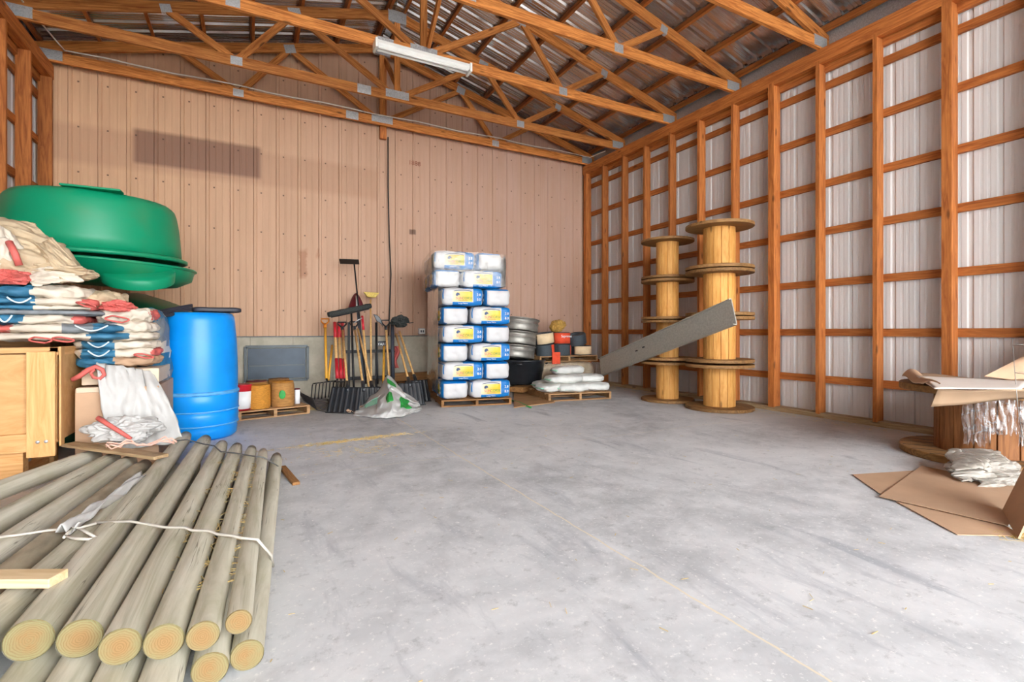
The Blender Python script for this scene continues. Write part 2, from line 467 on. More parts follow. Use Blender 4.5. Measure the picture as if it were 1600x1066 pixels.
def build(name, bm, mats, parent=None, smooth=False, bevel=0.0, label=None, recalc=True, local=False):
    """bm is in world coordinates unless local (then in the parent's own frame)"""
    if recalc:
        bmesh.ops.recalc_face_normals(bm, faces=bm.faces)
    me = bpy.data.meshes.new(name)
    bm.to_mesh(me); bm.free()
    if not isinstance(mats, (list, tuple)):
        mats = [mats]
    for m in mats:
        me.materials.append(MAT[m] if isinstance(m, str) else m)
    if smooth:
        for p in me.polygons:
            p.use_smooth = True
    o = bpy.data.objects.new(name, me)
    COL.objects.link(o)
    if parent is not None:
        o.parent = parent
        if not local:
            o.matrix_parent_inverse = wm(parent).inverted()
    if bevel:
        b = o.modifiers.new('bevel', 'BEVEL'); b.width = bevel; b.segments = 2; b.limit_method = 'ANGLE'
    if label:
        o['label'] = label
    return o

def kids(o):
    return [c for c in COL.objects if c.parent == o]

def copy_tree(root, loc=None, rz=None, rot=None):
    def rec(o, par):
        c = o.copy()
        COL.objects.link(c)
        if par is not None:
            c.parent = par
            c.matrix_parent_inverse = o.matrix_parent_inverse.copy()
        for ch in kids(o):
            rec(ch, c)
        return c
    r = rec(root, None)
    if loc is not None: r.location = loc
    if rz is not None: r.rotation_euler = (0, 0, rz)
    if rot is not None: r.rotation_euler = rot
    return r

def box(bm, c, s, mi=0, M=None):
    r = bmesh.ops.create_cube(bm, size=1.0)
    T = Matrix.Translation(c) @ Matrix.Diagonal((*s, 1))
    if M is not None: T = M @ T
    bmesh.ops.transform(bm, matrix=T, verts=r['verts'])
    for f in {f for v in r['verts'] for f in v.link_faces}:
        f.material_index = mi
    return r['verts']

def newbox(c, s, M=None):
    bm = bmesh.new(); box(bm, c, s, 0, M); return bm

def frame_of(d, up=Vector((0, 0, 1))):
    x = d.normalized()
    if abs(x.dot(up)) > 0.98: up = Vector((0, 1, 0))
    y = up.cross(x).normalized(); z = x.cross(y)
    m = Matrix((x, y, z)).transposed().to_4x4()
    return m

def beam(name, p0, p1, w, h, mat, parent=None, bevel=0.0, up=(0, 0, 1), label=None):
    """sawn timber from p0 to p1; its own X runs along the grain"""
    p0 = Vector(p0); p1 = Vector(p1)
    L = (p1 - p0).length
    bm = newbox((L / 2, 0, 0), (L, w, h))
    o = build(name, bm, mat, None, bevel=bevel, label=label)
    m = Matrix.Translation(p0) @ frame_of(p1 - p0, Vector(up))
    if parent is not None:
        o.parent = parent
        o.matrix_parent_inverse = wm(parent).inverted()
    o.matrix_basis = m
    return o

def tube(bm, pts, r, seg=8, mi=0, caps=True, closed=False):
    pts = [Vector(p) for p in pts]
    n = len(pts)
    rr = r if isinstance(r, (list, tuple)) else [r] * n
    rings = []
    prev = None
    for i, p in enumerate(pts):
        if closed: t = pts[(i + 1) % n] - pts[i - 1]
        else: t = pts[min(i + 1, n - 1)] - pts[max(i - 1, 0)]
        t.normalize()
        if prev is None:
            a = Vector((0, 0, 1)) if abs(t.z) < 0.9 else Vector((1, 0, 0))
            u = t.cross(a).normalized()
        else:
            u = (prev - t * prev.dot(t)).normalized()
        prev = u
        v = t.cross(u)
        rings.append([bm.verts.new(p + (u * math.cos(2 * PI * k / seg) + v * math.sin(2 * PI * k / seg)) * rr[i]) for k in range(seg)])
    m = n if closed else n - 1
    for i in range(m):
        a, b = rings[i], rings[(i + 1) % n]
        for k in range(seg):
            f = bm.faces.new((a[k], a[(k + 1) % seg], b[(k + 1) % seg], b[k])); f.material_index = mi; f.smooth = True
    if caps and not closed:
        for r_ in (rings[0], rings[-1]):
            f = bm.faces.new(r_); f.material_index = mi
def tubed(pts, r, seg=8):
    bm = bmesh.new(); tube(bm, pts, r, seg); return bm

def lathe(bm, prof, seg=48, M=None, mi=0, sx=1.0, sy=1.0, mif=None):
    """prof: list of (r, z)"""
    rings = []
    for r, z in prof:
        if r < 1e-6:
            v = Vector((0, 0, z)); v = M @ v if M is not None else v
            rings.append([bm.verts.new(v)])
        else:
            ring = []
            for k in range(seg):
                a = 2 * PI * k / seg
                v = Vector((r * math.cos(a) * sx, r * math.sin(a) * sy, z)); v = M @ v if M is not None else v
                ring.append(bm.verts.new(v))
            rings.append(ring)
    for i in range(len(rings) - 1):
        a, b = rings[i], rings[i + 1]
        for k in range(seg):
            k2 = (k + 1) % seg
            if len(a) == 1 and len(b) == 1: continue
            if len(a) == 1: f = bm.faces.new((a[0], b[k2], b[k]))
            elif len(b) == 1: f = bm.faces.new((a[k], a[k2], b[0]))
            else: f = bm.faces.new((a[k], a[k2], b[k2], b[k]))
            f.material_index = mif(i, k) if mif else mi
            f.smooth = True

def text_bm(body, size, align='CENTER'):
    cu = bpy.data.curves.new('lettering', 'FONT')
    cu.body = body; cu.size = size; cu.align_x = align; cu.align_y = 'CENTER'; cu.extrude = 0.0006
    o = bpy.data.objects.new('lettering', cu)
    COL.objects.link(o)
    dg = bpy.context.evaluated_depsgraph_get()
    me = bpy.data.meshes.new_from_object(o.evaluated_get(dg))
    bm = bmesh.new(); bm.from_mesh(me)
    bpy.data.objects.remove(o); bpy.data.meshes.remove(me); bpy.data.curves.remove(cu)
    return bm
def text_at(name, body, size, mat, parent, M, local=False):
    bm = text_bm(body, size)
    bmesh.ops.transform(bm, matrix=M, verts=bm.verts)
    return build(name, bm, mat, parent, recalc=False, local=local)

def poly_sheet(name, pts, th, mats, parent=None, sub=0, wob=0.0, seed=0):
    """a thin sheet over a 4-cornered outline"""
    a, b, c, d = [Vector(p) for p in pts]
    n = sub or 1
    bm = bmesh.new(); g = []
    for i in range(n + 1):
        row = []
        for j in range(n + 1):
            u, v = i / n, j / n
            p = a * (1 - u) * (1 - v) + b * u * (1 - v) + c * u * v + d * (1 - u) * v
            if wob:
                p = p + Vector((0, 0, wob)) * (noise.noise(p * 2.3 + Vector((seed * 7.1, 0, 0))) + 0.4)
            row.append(bm.verts.new(p))
        g.append(row)
    for i in range(n):
        for j in range(n):
            f = bm.faces.new((g[i][j], g[i + 1][j], g[i + 1][j + 1], g[i][j + 1])); f.smooth = wob > .003
    o = build(name, bm, mats, parent)
    s = o.modifiers.new('solid', 'SOLIDIFY'); s.thickness = th; s.offset = 0
    if isinstance(mats, (list, tuple)) and len(mats) > 1:
        s.material_offset = 1
    return o

def grid_surface(fn, nu, nv, bm=None, mi=None):
    bm = bm or bmesh.new()
    g = [[bm.verts.new(fn(i / nu, j / nv)) for j in range(nv + 1)] for i in range(nu + 1)]
    for i in range(nu):
        for j in range(nv):
            f = bm.faces.new((g[i][j], g[i + 1][j], g[i + 1][j + 1], g[i][j + 1])); f.smooth = True
            if mi: f.material_index = mi((i + .5) / nu, (j + .5) / nv)
    return bm

def pillow(sx, sy, sz, n=18, p=5.0, wr=0.0, seed=0, freq=5.0, flat_bottom=False):
    """rounded closed pillow, its base at z = 0; returns bm in local coordinates"""
    bm = bmesh.new()
    r = bmesh.ops.create_cube(bm, size=2.0)
    bmesh.ops.subdivide_edges(bm, edges=bm.edges, cuts=n, use_grid_fill=True)
    for v in bm.verts:
        q = v.co
        l = (abs(q.x) ** p + abs(q.y) ** p + abs(q.z) ** p) ** (1 / p)
        q = q / l
        w = Vector((q.x * sx / 2, q.y * sy / 2, q.z * sz / 2))
        if wr:
            s = w * freq + Vector((seed * 3.7, seed * 1.3, 0))
            d = noise.noise(s) * 0.7 + noise.noise(s * 2.3) * 0.4 - abs(noise.noise(s * 1.7 + Vector((5, 5, 5)))) * 0.6
            nrm = Vector((q.x, q.y, q.z)).normalized()
            w += nrm * d * wr
        w.z += sz / 2
        if flat_bottom and w.z < 0: w.z = 0
        v.co = w
    for f in bm.faces: f.smooth = True
    return bm

def crumple(sx, sy, sz, amp, seed, freq=4.0, sub=6, flat=True):
    """crumpled heap of cloth, base at z = 0"""
    bm = bmesh.new()
    bmesh.ops.create_icosphere(bm, subdivisions=sub, radius=1.0)
    for v in bm.verts:
        q = v.co.copy()
        s = q * freq * 0.5 + Vector((seed * 4.1, seed * 2.2, seed))
        w = s + Vector((noise.noise(s * 1.3), noise.noise(s * 1.3 + Vector((9, 0, 0))), noise.noise(s * 1.3 + Vector((0, 9, 0))))) * 0.8
        d = (0.25 - (noise.noise(w * .8) ** 2 + 0.003) ** .5) * 0.9 + noise.noise(s * 0.6) * 0.7 - ((noise.noise(w * 2.1 + Vector((3, 1, 2))) ** 2 + .004) ** .5) * 0.22
        f = 1 + amp * d
        v.co = Vector((q.x * sx / 2 * f, q.y * sy / 2 * f, q.z * sz / 2 * f))
        v.co.z += sz / 2
        if flat and v.co.z < 0.0: v.co.z = 0.002
    for f in bm.faces: f.smooth = True
    return bm

def move(bm, M):
    bmesh.ops.transform(bm, matrix=M, verts=bm.verts); return bm
def TR(loc, rz=0.0, rx=0.0, ry=0.0):
    return Matrix.Translation(loc) @ Matrix.Rotation(rz, 4, 'Z') @ Matrix.Rotation(ry, 4, 'Y') @ Matrix.Rotation(rx, 4, 'X')

def struct(o):
    o['kind'] = 'structure'; return o

# ------------------------------------------------------------------ the building
XL, XR, YB, YF = -2.365, 6.32, 8.72, -6.0
PLZ = 4.65                      # top of the wall plates
XM = (XL + XR) / 2
SLOPE = 0.262
def zroof(x): return 5.98 - SLOPE * abs(x - XM)    # centre line of the truss top chords

struct(build('floor', newbox(((XL + XR) / 2, (YB + YF) / 2 + .1, -0.06), (XR - XL + 0.5, YB - YF + 0.4, 0.12)), 'floor'))
struct(build('ground', newbox((2, -18.4, -0.10), (60, 30.0, 0.12)), 'outside'))

def ribbed(axis, a0, a1, b_fn, pitch, depth, minor=True, run=0.012, mk=0.2, rw=0.057):
    """profile points (position along axis, offset) of a ribbed steel sheet"""
    pts = []
    a = a0
    while a < a1:
        pts += [(a, 0), (a + run, depth), (a + rw - run, depth), (a + rw, 0)]
        if minor:
            w = pitch - rw
            for k in (1, 2):
                c = a + rw + w * k / 3
                pts += [(c - 0.016, 0), (c - 0.009, depth * mk), (c + 0.009, depth * mk), (c + 0.016, 0)]
        a += pitch
    return pts

# back wall: concrete stem and tan ribbed steel above it
wall_back = struct(empty('wall_back', ((XL + XR) / 2, YB, 0)))
stem = build('stem_wall', newbox(((XL + XR) / 2, YB + 0.06, 0.5), (XR - XL + 0.4, 0.2, 1.0)), 'stem', wall_back, bevel=0.01)
bm = bmesh.new()
prev = None
for x, off in ribbed('x', XL - 0.19, XR + 0.4, None, 0.32, -0.02):
    y = YB + 0.04 + off
    zt = zroof(x) + 0.26
    v = (bm.verts.new((x, y, 1.0)), bm.verts.new((x, y, zt)))
    if prev: bm.faces.new((prev[0], v[0], v[1], prev[1]))
    prev = v
build('steel_siding', bm, 'tanwall', wall_back, recalc=False)
build('base_flashing', newbox(((XL + XR) / 2, YB - 0.035, 1.008), (XR - XL, 0.03, 0.014)), 'ventframe', wall_back)
text_at('lettering', '1888', .115, 'ink_brown', wall_back, Matrix.Translation((2.60, YB + .012, 4.14)) @ Matrix.Rotation(PI / 2, 4, 'X'))
beam('gable_post', (2.02, YB - 0.03, 4.46), (2.02, YB - 0.03, 5.95), 0.11, 0.07, 'frame', wall_back)

# right wall
def side_wall(name, xin, sgn, ys, ys_wide, y_lo, girts):
    w = struct(empty(name, (xin, (YB + YF) / 2, 0)))
    xp = xin + sgn * 0.185
    bm = bmesh.new(); prev = None
    for y, off in ribbed('y', YF, YB + 0.3, None, 0.229, 0.014, True, 0.012, 0.16):
        x = xp + sgn * off
        v = (bm.verts.new((x, y, 0.0)), bm.verts.new((x, y, PLZ + 0.02)))
        if prev: bm.faces.new((prev[0], v[0], v[1], prev[1]))
        prev = v
    build('steel_siding', bm, 'whitewall', w, recalc=False)
    for y in ys:
        wide = 0.085 if any(abs(y - q) < 0.05 for q in ys_wide) else 0.045
        beam('stud', (xin + sgn * 0.07, y, 0.05), (xin + sgn * 0.07, y, PLZ - 0.14), wide, 0.14, 'frame', w, up=(sgn, 0, 0))
    for z in girts:
        beam('girt', (xin + sgn * 0.155, y_lo, z), (xin + sgn * 0.155, YB, z), 0.04, 0.09, 'frame', w)
    beam('top_plate', (xin + sgn * 0.05, y_lo, PLZ - 0.09), (xin + sgn * 0.05, YB, PLZ - 0.09), 0.1, 0.18, 'frame', w)
    build('eave_closure', newbox((xin + sgn * 0.19, (YF + YB) / 2, PLZ + 0.17), (0.02, YB - YF + .1, 0.34)), 'gusset', w)
    beam('header', (xin + sgn * 0.14, y_lo, PLZ - 0.12), (xin + sgn * 0.14, YB, PLZ - 0.12), 0.05, 0.28, 'frame', w)
    beam('sill_plate', (xin + sgn * 0.10, y_lo, 0.03), (xin + sgn * 0.10, YB, 0.03), 0.16, 0.06, 'greyboard', w)
    return w
STUDS = [8.64, 8.04, 7.43, 6.83, 6.21, 5.59, 4.96, 4.34, 3.71, 3.06, 2.40, 1.75, 1.1, 0.45]
GIRTS = [0.48, 1.08, 1.71, 2.37, 2.98, 3.62, 4.22]
wall_right = side_wall('wall_right', XR, 1, STUDS, [4.34, 8.64, 2.40], YF, GIRTS)
wall_left = side_wall('wall_left', XL, -1, [8.66, 7.96, 7.28, 6.64, 6.0, 5.36, 4.72], [], YF, GIRTS)

# roof
ceiling = struct(empty('ceiling', (XM, (YB + YF) / 2, 6.1)))
for s, nm in ((-1, 'roof_sheet'), (1, 'roof_sheet')):
    bm = bmesh.new(); prev = None
    for y, off in ribbed('y', YF, YB + 0.35, None, 0.229, 0.026, True, 0.018, 0.2, 0.085):
        xe = XM + s * (XR - XM + 0.45)
        v = (bm.verts.new((XM, y, zroof(XM) + 0.18 + off)), bm.verts.new((xe, y, zroof(xe) + 0.18 + off)))
        if prev: bm.faces.new((prev[0], v[0], v[1], prev[1]))
        prev = v
    build(nm, bm, 'roof', ceiling, recalc=False)
    k = 0
    x = 0.12
    while x < 4.75:
        px = XM + s * x
        beam('purlin', (px, YF, zroof(px) + 0.125), (px, YB, zroof(px) + 0.125), 0.04, 0.088, 'frame', ceiling, up=(s * SLOPE, 0, 1))
        x += 0.62
build('ridge_cap', newbox((XM, (YB + YF) / 2, zroof(XM) + 0.21), (0.3, YB - YF, 0.012)), 'steel', ceiling)

# roof trusses
def make_truss():
    t = thing('roof_truss', '', 'roof truss', (XM, 0, PLZ))
    zb = PLZ + 0.07
    half = XR - XM + 0.10
    beam('bottom_chord', (XM - half, 0, zb), (XM + half, 0, zb), 0.042, 0.135, 'frame2', t)
    for s in (-1, 1):
        xe = XM + s * (half + 0.25)
        beam('top_chord', (xe, 0, zroof(xe)), (XM, 0, zroof(XM)), 0.042, 0.135, 'frame2', t)
        h = XR - XM
        B1 = (XM + s * h * 0.5, 0, zb); T1 = (XM + s * h * 0.335, 0, zroof(XM + s * h * 0.335) - 0.02)
        T2 = (XM + s * h * 0.68, 0, zroof(XM + s * h * 0.68) - 0.02); C = (XM + s * 0.04, 0, zb)
        for a, b in ((C, T1), (T1, B1), (B1, T2)):
            beam('web', a, b, 0.040, 0.088, 'frame2', t)
        for p, w, hh, rz in ((T1, 0.16, 0.13, SLOPE * -s), (B1, 0.14, 0.11, 0), (T2, 0.12, 0.1, SLOPE * -s), ((XM + s * (half - 0.1), 0, zb + 0.02), 0.26, 0.13, 0)):
            build('gusset_plate', newbox((0, 0, 0), (w, 0.05, hh), TR(p, ry=-rz if rz else 0)), 'gusset', t)
    beam('king_post', (XM, 0, zb), (XM, 0, zroof(XM)), 0.042, 0.088, 'frame2', t, up=(1, 0, 0))
    build('gusset_plate', newbox((XM, 0, zb + 0.03), (0.36, 0.05, 0.12)), 'gusset', t)
    build('gusset_plate', newbox((XM - 0.5, 0, zb), (0.2, 0.05, 0.13)), 'gusset', t)
    build('gusset_plate', newbox((XM, 0, zroof(XM) - 0.03), (0.28, 0.05, 0.18)), 'gusset', t)
    return t
TY = [(8.58, 'orange wooden roof truss flush against the tan back wall'),
      (7.575, 'orange wooden roof truss second out from the back wall'),
      (6.24, 'orange wooden roof truss carrying the white light fixture'),
      (4.96, 'orange wooden roof truss next in front of the white light fixture'),
      (3.69, 'orange wooden roof truss two bays in front of the white light fixture'),
      (2.40, 'wooden roof truss nearest the camera, crossing the top edge of the photo')]
truss0 = make_truss()
for i, (y, lab) in enumerate(TY):
    o = truss0 if i == 0 else copy_tree(truss0)
    o.location = (XM, y, PLZ)
    o['label'] = lab; o['group'] = 'roof trusses'
# ridge bracing between trusses
for i, (y0, y1) in enumerate(((8.55, 7.6), (6.2, 5.0))):
    tag(beam('roof_brace', (XM + 0.05, y0, zroof(XM) - 0.2) if i == 0 else (XM + 0.05, 5.0, zroof(XM) - 0.15), (XM + 0.05, y1, PLZ + 0.16) if i == 0 else (XM + 0.05, 6.2, PLZ + 0.16), 0.04, 0.09, 'frame2'),
        ['diagonal wooden brace at the ridge between the two rearmost trusses', 'diagonal wooden brace rising from the truss that carries the light fixture'][i], 'brace', 'ridge braces')

# light fixture under the third truss
lt = thing('light_fixture', 'white strip light fixture hanging under a roof truss', 'light fixture', (1.95, 6.16, 4.66))
bm = bmesh.new()
prof = [(-0.06, 0.0), (0.06, 0.0), (0.075, -0.05), (0.05, -0.075), (-0.05, -0.075), (-0.075, -0.05)]
ends = []
for x in (1.32, 2.58):
    ends.append([bm.verts.new((x, 6.12 + a, 4.655 + b)) for a, b in prof])
for k in range(6):
    bm.faces.new((ends[0][k], ends[0][(k + 1) % 6], ends[1][(k + 1) % 6], ends[1][k]))
bm.faces.new(ends[0]); bm.faces.new(ends[1])
build('housing', bm, 'whiteenamel', lt, bevel=0.004)
for dy in (-0.034, 0.034):
    build('tube', tubed([(1.36, 6.12 + dy, 4.572), (2.54, 6.12 + dy, 4.572)], 0.016, 12), 'whiteenamel', lt, smooth=True)
for x in (1.33, 2.57):
    build('end_cap', newbox((x, 6.12, 4.606), (0.03, 0.17, 0.115)), 'whiteenamel', lt, bevel=0.004)

# cables
tag(build('power_cable', tubed([(2.10, YB - 0.06, 4.5), (2.11, YB - 0.03, 3.6), (2.13, YB - 0.03, 2.7), (2.16, YB - 0.03, 2.1), (2.13, YB - 0.03, 1.3), (2.12, YB - 0.03, 1.02)], 0.011, 6), 'cord'),
    'black cable hanging down the tan wall below the gable post', 'cable')
c1 = [(XL + 0.02, 6.6, 5.0), (XL + 0.02, 7.3, 4.86)] + [(-2.2 + 0.4 * i, 8.50, 4.80 + 0.012 * math.sin(i * 1.7)) for i in range(22)] + [(6.28, 8.4, 4.75), (6.28, 7.9, 4.72)]
tag(build('white_cable', tubed(c1, 0.010, 6), 'whitecord'), 'white cable running along the top of the rearmost truss chord', 'cable')
ob = thing('outlet_box', 'small grey outlet box on the tan wall left of the bag pallet', 'outlet', (2.72, YB, 1.06))
build('box', newbox((2.72, YB - 0.02, 1.09), (0.12, 0.07, 0.11)), 'gusset', ob, bevel=0.006)
build('cover_plate', newbox((2.72, YB - 0.058, 1.09), (0.10, 0.006, 0.09)), 'whiteenamel', ob)
for dx in (-0.02, 0.02):
    build('receptacle', newbox((2.72 + dx, YB - 0.062, 1.09), (0.025, 0.004, 0.04)), 'ventframe', ob)

# metal vent panel in the stem wall
vt = thing('vent_panel', 'grey framed metal vent panel set low in the concrete wall', 'vent', (0.33, YB - 0.05, 0.30))
vx0, vx1, vz0, vz1 = -0.10, 0.79, 0.31, 0.85
build('panel', newbox(((vx0 + vx1) / 2, YB - 0.05, (vz0 + vz1) / 2), (vx1 - vx0 - .06, 0.03, vz1 - vz0 - .06)), 'ventpanel', vt)
build('rib', newbox(((vx0 + vx1) / 2, YB - 0.07, 0.55), (vx1 - vx0 - .1, 0.02, 0.02)), 'ventframe', vt)
for c, s in ((((vx0 + vx1) / 2, YB - 0.06, vz1), (vx1 - vx0, 0.06, 0.04)), (((vx0 + vx1) / 2, YB - 0.06, vz0), (vx1 - vx0, 0.06, 0.04)),
             ((vx0, YB - 0.06, (vz0 + vz1) / 2), (0.04, 0.06, vz1 - vz0)), ((vx1, YB - 0.06, (vz0 + vz1) / 2), (0.04, 0.06, vz1 - vz0))):
    build('frame', newbox(c, s), 'ventframe', vt)

# ------------------------------------------------------------------ round fence posts
def round_post(p0, p1, r, label, group, mat='post', seed=0):
    """p0 = end nearer the barn's open side (sawn face shows), p1 = far end"""
    p0 = Vector(p0); p1 = Vector(p1); L = (p1 - p0).length
    t = thing('fence_post', label, 'fence post', p0, group=group)
    F = Matrix.Translation(p0) @ frame_of(p1 - p0)
    rnd = random.Random(seed)
    def mk(name, fn, mats, smooth=True):
        bm = bmesh.new(); fn(bm)
        o = build(name, bm, mats, None, smooth=False)
        o.parent = t; o.matrix_parent_inverse = wm(t).inverted(); o.matrix_basis = F
        return o
    seg = 28
    ph = rnd.random() * 6
    def shaft(bm):
        n = 16; rings = []
        for i in range(n + 1):
            u = i / n; x = L * u
            taper = 1.03 - 0.10 * u
            if u > 0.995: taper *= 0.80
            ring = []
            for k in range(seg):
                a = 2 * PI * k / seg
                w = 1 + 0.03 * noise.noise(Vector((x * 1.3 + ph * 3, math.cos(a) * 1.2, math.sin(a) * 1.2 + ph)))
                ring.append(bm.verts.new((x, math.cos(a) * r * taper * w, math.sin(a) * r * taper * w)))
            rings.append(ring)
        for i in range(n):
            for k in range(seg):
                f = bm.faces.new((rings[i][k], rings[i][(k + 1) % seg], rings[i + 1][(k + 1) % seg], rings[i + 1][k])); f.smooth = True
        bm.faces.new(rings[-1])
    mk('shaft', shaft, mat)
    def face(bm):
        c = bm.verts.new((-0.003, 0, 0)); rings = []
        for q in (0.5, 0.94, 1.0):
            rings.append([bm.verts.new((-0.003 if q < .97 else 0.002, math.cos(2 * PI * k / seg) * r * 1.02 * q, math.sin(2 * PI * k / seg) * r * 1.02 * q)) for k in range(seg)])
        for k in range(seg):
            bm.faces.new((c, rings[0][k], rings[0][(k + 1) % seg]))
            for a, b in ((rings[0], rings[1]), (rings[1], rings[2])):
                bm.faces.new((a[k], b[k], b[(k + 1) % seg], a[(k + 1) % seg]))
    mk('sawn_end', face, 'endgrain')
    return t

ORD = ['leftmost', 'second from the left', 'third from the left', 'fourth from the left', 'fifth from the left', 'rightmost']
R_TOP = [((290, 682), (45, 1001), .064), ((321, 687), (125, 998), .060), ((347, 695), (188, 1011), .056), ((370, 699), (256, 1003), .055), ((393, 702), (317, 994), .047), ((411, 706), (373, 972), .040)]
ZT, ZL = 0.166, 0.058
for i, (a, b, r) in enumerate(R_TOP):
    round_post(fl(*b, ZT + .01), fl(*a, ZT), r * 0.93, 'grey fence post, %s of the right bundle\'s six top posts' % ORD[i], 'fence posts in the right bundle', seed=i)
def low_post(px, r, label, seed):
    b = fl(*px, ZL)
    d = Vector((0.10, 2.9, 0))
    round_post(b, b + d, r, label, 'fence posts in the right bundle', seed=seed)
e = fl(432, 714, ZL); b = fl(386, 1024, ZL)
round_post(b, e, .048, 'round fence post at the right edge of the right bundle, lying on the concrete', 'fence posts in the right bundle', seed=20)
low_post((328, 1046), .050, 'round fence post with its sawn end showing, second from the right in the bottom layer', 21)
q = fl(328, 1046, ZL)
for i, lab in enumerate(('round fence post in the bottom layer under the fifth top post of the right bundle', 'round fence post in the bottom layer under the fourth top post of the right bundle',
                         'round fence post in the bottom layer under the third top post of the right bundle', 'round fence post in the bottom layer under the second top post of the right bundle')):
    p = Vector((q.x - 0.008 - 0.122 * (i + 1), [1.62, 1.55, 1.52, 1.50][i], ZL))
    round_post(p, p + Vector((0.09, 3.0, 0)), .057, lab, 'fence posts in the right bundle', seed=30 + i)

L_TOP = [((150, 711), (0, 766), .060, 'post'), ((178, 716), (0, 814), .058, 'post'), ((203, 721), (0, 862), .062, 'post'), ((226, 727), (0, 912), .056, 'postdark'), ((246, 738), (-22, 985), .056, 'post')]
LLAB = ['pale round fence post nearest the wooden crate, farthest left in the left bundle', 'pale round fence post next to the one nearest the crate in the left bundle',
        'thick pale round fence post in the middle of the left bundle', 'dark barked fence post in the left bundle', 'round fence post of the left bundle beside the dark barked one, tied with white plastic']
for i, (a, b, r, m) in enumerate(L_TOP):
    A = fl(*a, ZT); B = fl(*b, ZT); d = (B - A).normalized()
    round_post(A + d * 2.75, A, r * 0.97, LLAB[i], 'fence posts in the left bundle', m, seed=50 + i)
LL = [(fl(*a, ZL), fl(*b, ZL)) for a, b, r, m in L_TOP]
for i in range(4):
    A = (fl(*L_TOP[i][0], ZT) + fl(*L_TOP[i + 1][0], ZT)) / 2; B = (fl(*L_TOP[i][1], ZT) + fl(*L_TOP[i + 1][1], ZT)) / 2
    d = (B - A).normalized(); A = A + d * .1; A.z = ZL
    round_post(A + d * 2.6, A, .052, ['round fence post on the floor under the left bundle, beside the crate legs', 'round fence post in the bottom layer of the left bundle, second from the crate',
               'round fence post in the bottom layer of the left bundle, third from the crate', 'round fence post in the bottom layer of the left bundle, fourth from the crate'][i], 'fence posts in the left bundle', seed=70 + i)

# straps round the right bundle
def strap(name, label, pts, r, mat, cat='strap', group='straps round the fence posts'):
    return tag(build(name, tubed(pts, r, 6), mat), label, cat, group)
far = [fl(x, y, ZT + .062) for x, y in ((268, 690), (292, 687), (318, 694), (335, 697), (345, 706), (366, 708), (390, 712), (412, 715))]
strap('binding_strap', 'grey strap across the far ends of the right post bundle', far + [fl(432, 727, ZL + .06), fl(441, 733, .03)], .005, 'darkstrap')
near = [fl(x, y, ZT + .064) for x, y in ((150, 817), (205, 815), (245, 822), (256, 824), (290, 825), (300, 829), (328, 830), (340, 835), (366, 838), (376, 841), (402, 843))]
strap('binding_strap', 'pale grey strap across the middle of the right post bundle', near + [fl(424, 868, ZL + .06), fl(427, 885, .02)], .006, 'strap')
strap('binding_strap', 'pale plastic strap across the left post bundle', [fl(x, y, ZT + .064) for x, y in ((-30, 843), (30, 836), (75, 829), (125, 825), (150, 818))], .006, 'strap')

# white plastic twist tying the left bundle
def strip(u, v):
    p = fl(224 - 118 * u, 742 + 84 * u, ZT + .075)
    w = .025 + .05 * u
    q = (v - .5) * w
    return p + Vector((q, q * .5, .018 * math.sin(u * 13 + v * 7) + .012 * math.sin(v * 11 + u * 5)))
bm = grid_surface(strip, 40, 10)
o = tag(build('plastic_wrap', bm, 'bagpaper'), 'torn white plastic strip lying along the left fence posts', 'plastic strip')
sm = o.modifiers.new('solid', 'SOLIDIFY'); sm.thickness = .004
tag(build('twine', tubed([fl(x, y, ZT + .066) for x, y in ((100, 840), (112, 826), (128, 828), (150, 840), (140, 843), (118, 842), (100, 838))], .006, 6), 'strap'), 'loop of white twine around the left fence posts', 'twine')

# loose boards on the posts
beam_p = tag(beam('plank', fl(108, 694, .25), fl(252, 714, .25), .10, .022, 'greyboard', bevel=.003), 'weathered plank lying across the far ends of the posts', 'plank')
tag(beam('board', fl(-60, 905, .252), fl(92, 904, .252), .075, .032, 'paleboard', bevel=.003), 'pale sawn board lying across the left fence posts', 'board')
tag(beam('wood_stake', fl(441, 730, .02), fl(463, 756, .012), .05, .022, 'timber', bevel=.004), 'short brown splintered wood stake on the floor beside the posts', 'stake')

# ------------------------------------------------------------------ crate at the left edge
cr = thing('wooden_crate', 'pine and plywood crate on legs at the left edge behind the fence posts', 'crate', (-1.7, 5.1, 0))
cx0, cx1, cy0, cy1, cz0, cz1 = -2.25, -1.25, 4.70, 5.55, 0.22, 0.98
build('plywood_panel', newbox(((cx0 + cx1) / 2, cy0 + .02, .62), (cx1 - cx0 - .02, .02, .62)), 'ply', cr)
build('plywood_panel', newbox((cx1 - .02, (cy0 + cy1) / 2, .62), (.02, cy1 - cy0 - .05, .66)), 'ply', cr)
build('plywood_panel', newbox((cx0 + .02, (cy0 + cy1) / 2, .62), (.02, cy1 - cy0 - .05, .66)), 'ply', cr)
build('plywood_panel', newbox(((cx0 + cx1) / 2, cy1 - .02, .62), (cx1 - cx0 - .02, .02, .66)), 'ply', cr)
beam('top_rail', (cx0, cy0 + .07, cz1 - .02), (cx1, cy0 + .07, cz1 - .02), .10, .04, 'crate', cr, bevel=.003)
beam('bottom_rail', (cx0, cy0 - .005, .305), (cx1 - .02, cy0 - .005, .305), .045, .13, 'crate', cr, bevel=.003)
bt = beam('corner_batten', (cx1 - .085, cy0 - .025, .20), (cx1 - .085, cy0 - .025, .95), .155, .035, 'crate', cr, bevel=.004, up=(0, -1, 0))
beam('corner_batten', (cx1 + .006, cy0 + .05, .26), (cx1 + .006, cy0 + .05, .985), .08, .012, 'crate', cr, bevel=.003, up=(1, 0, 0))
beam('top_rail', (cx1 - .03, cy0 + .02, cz1 - .03), (cx1 - .03, cy1, cz1 - .03), .05, .06, 'crate', cr, bevel=.003)
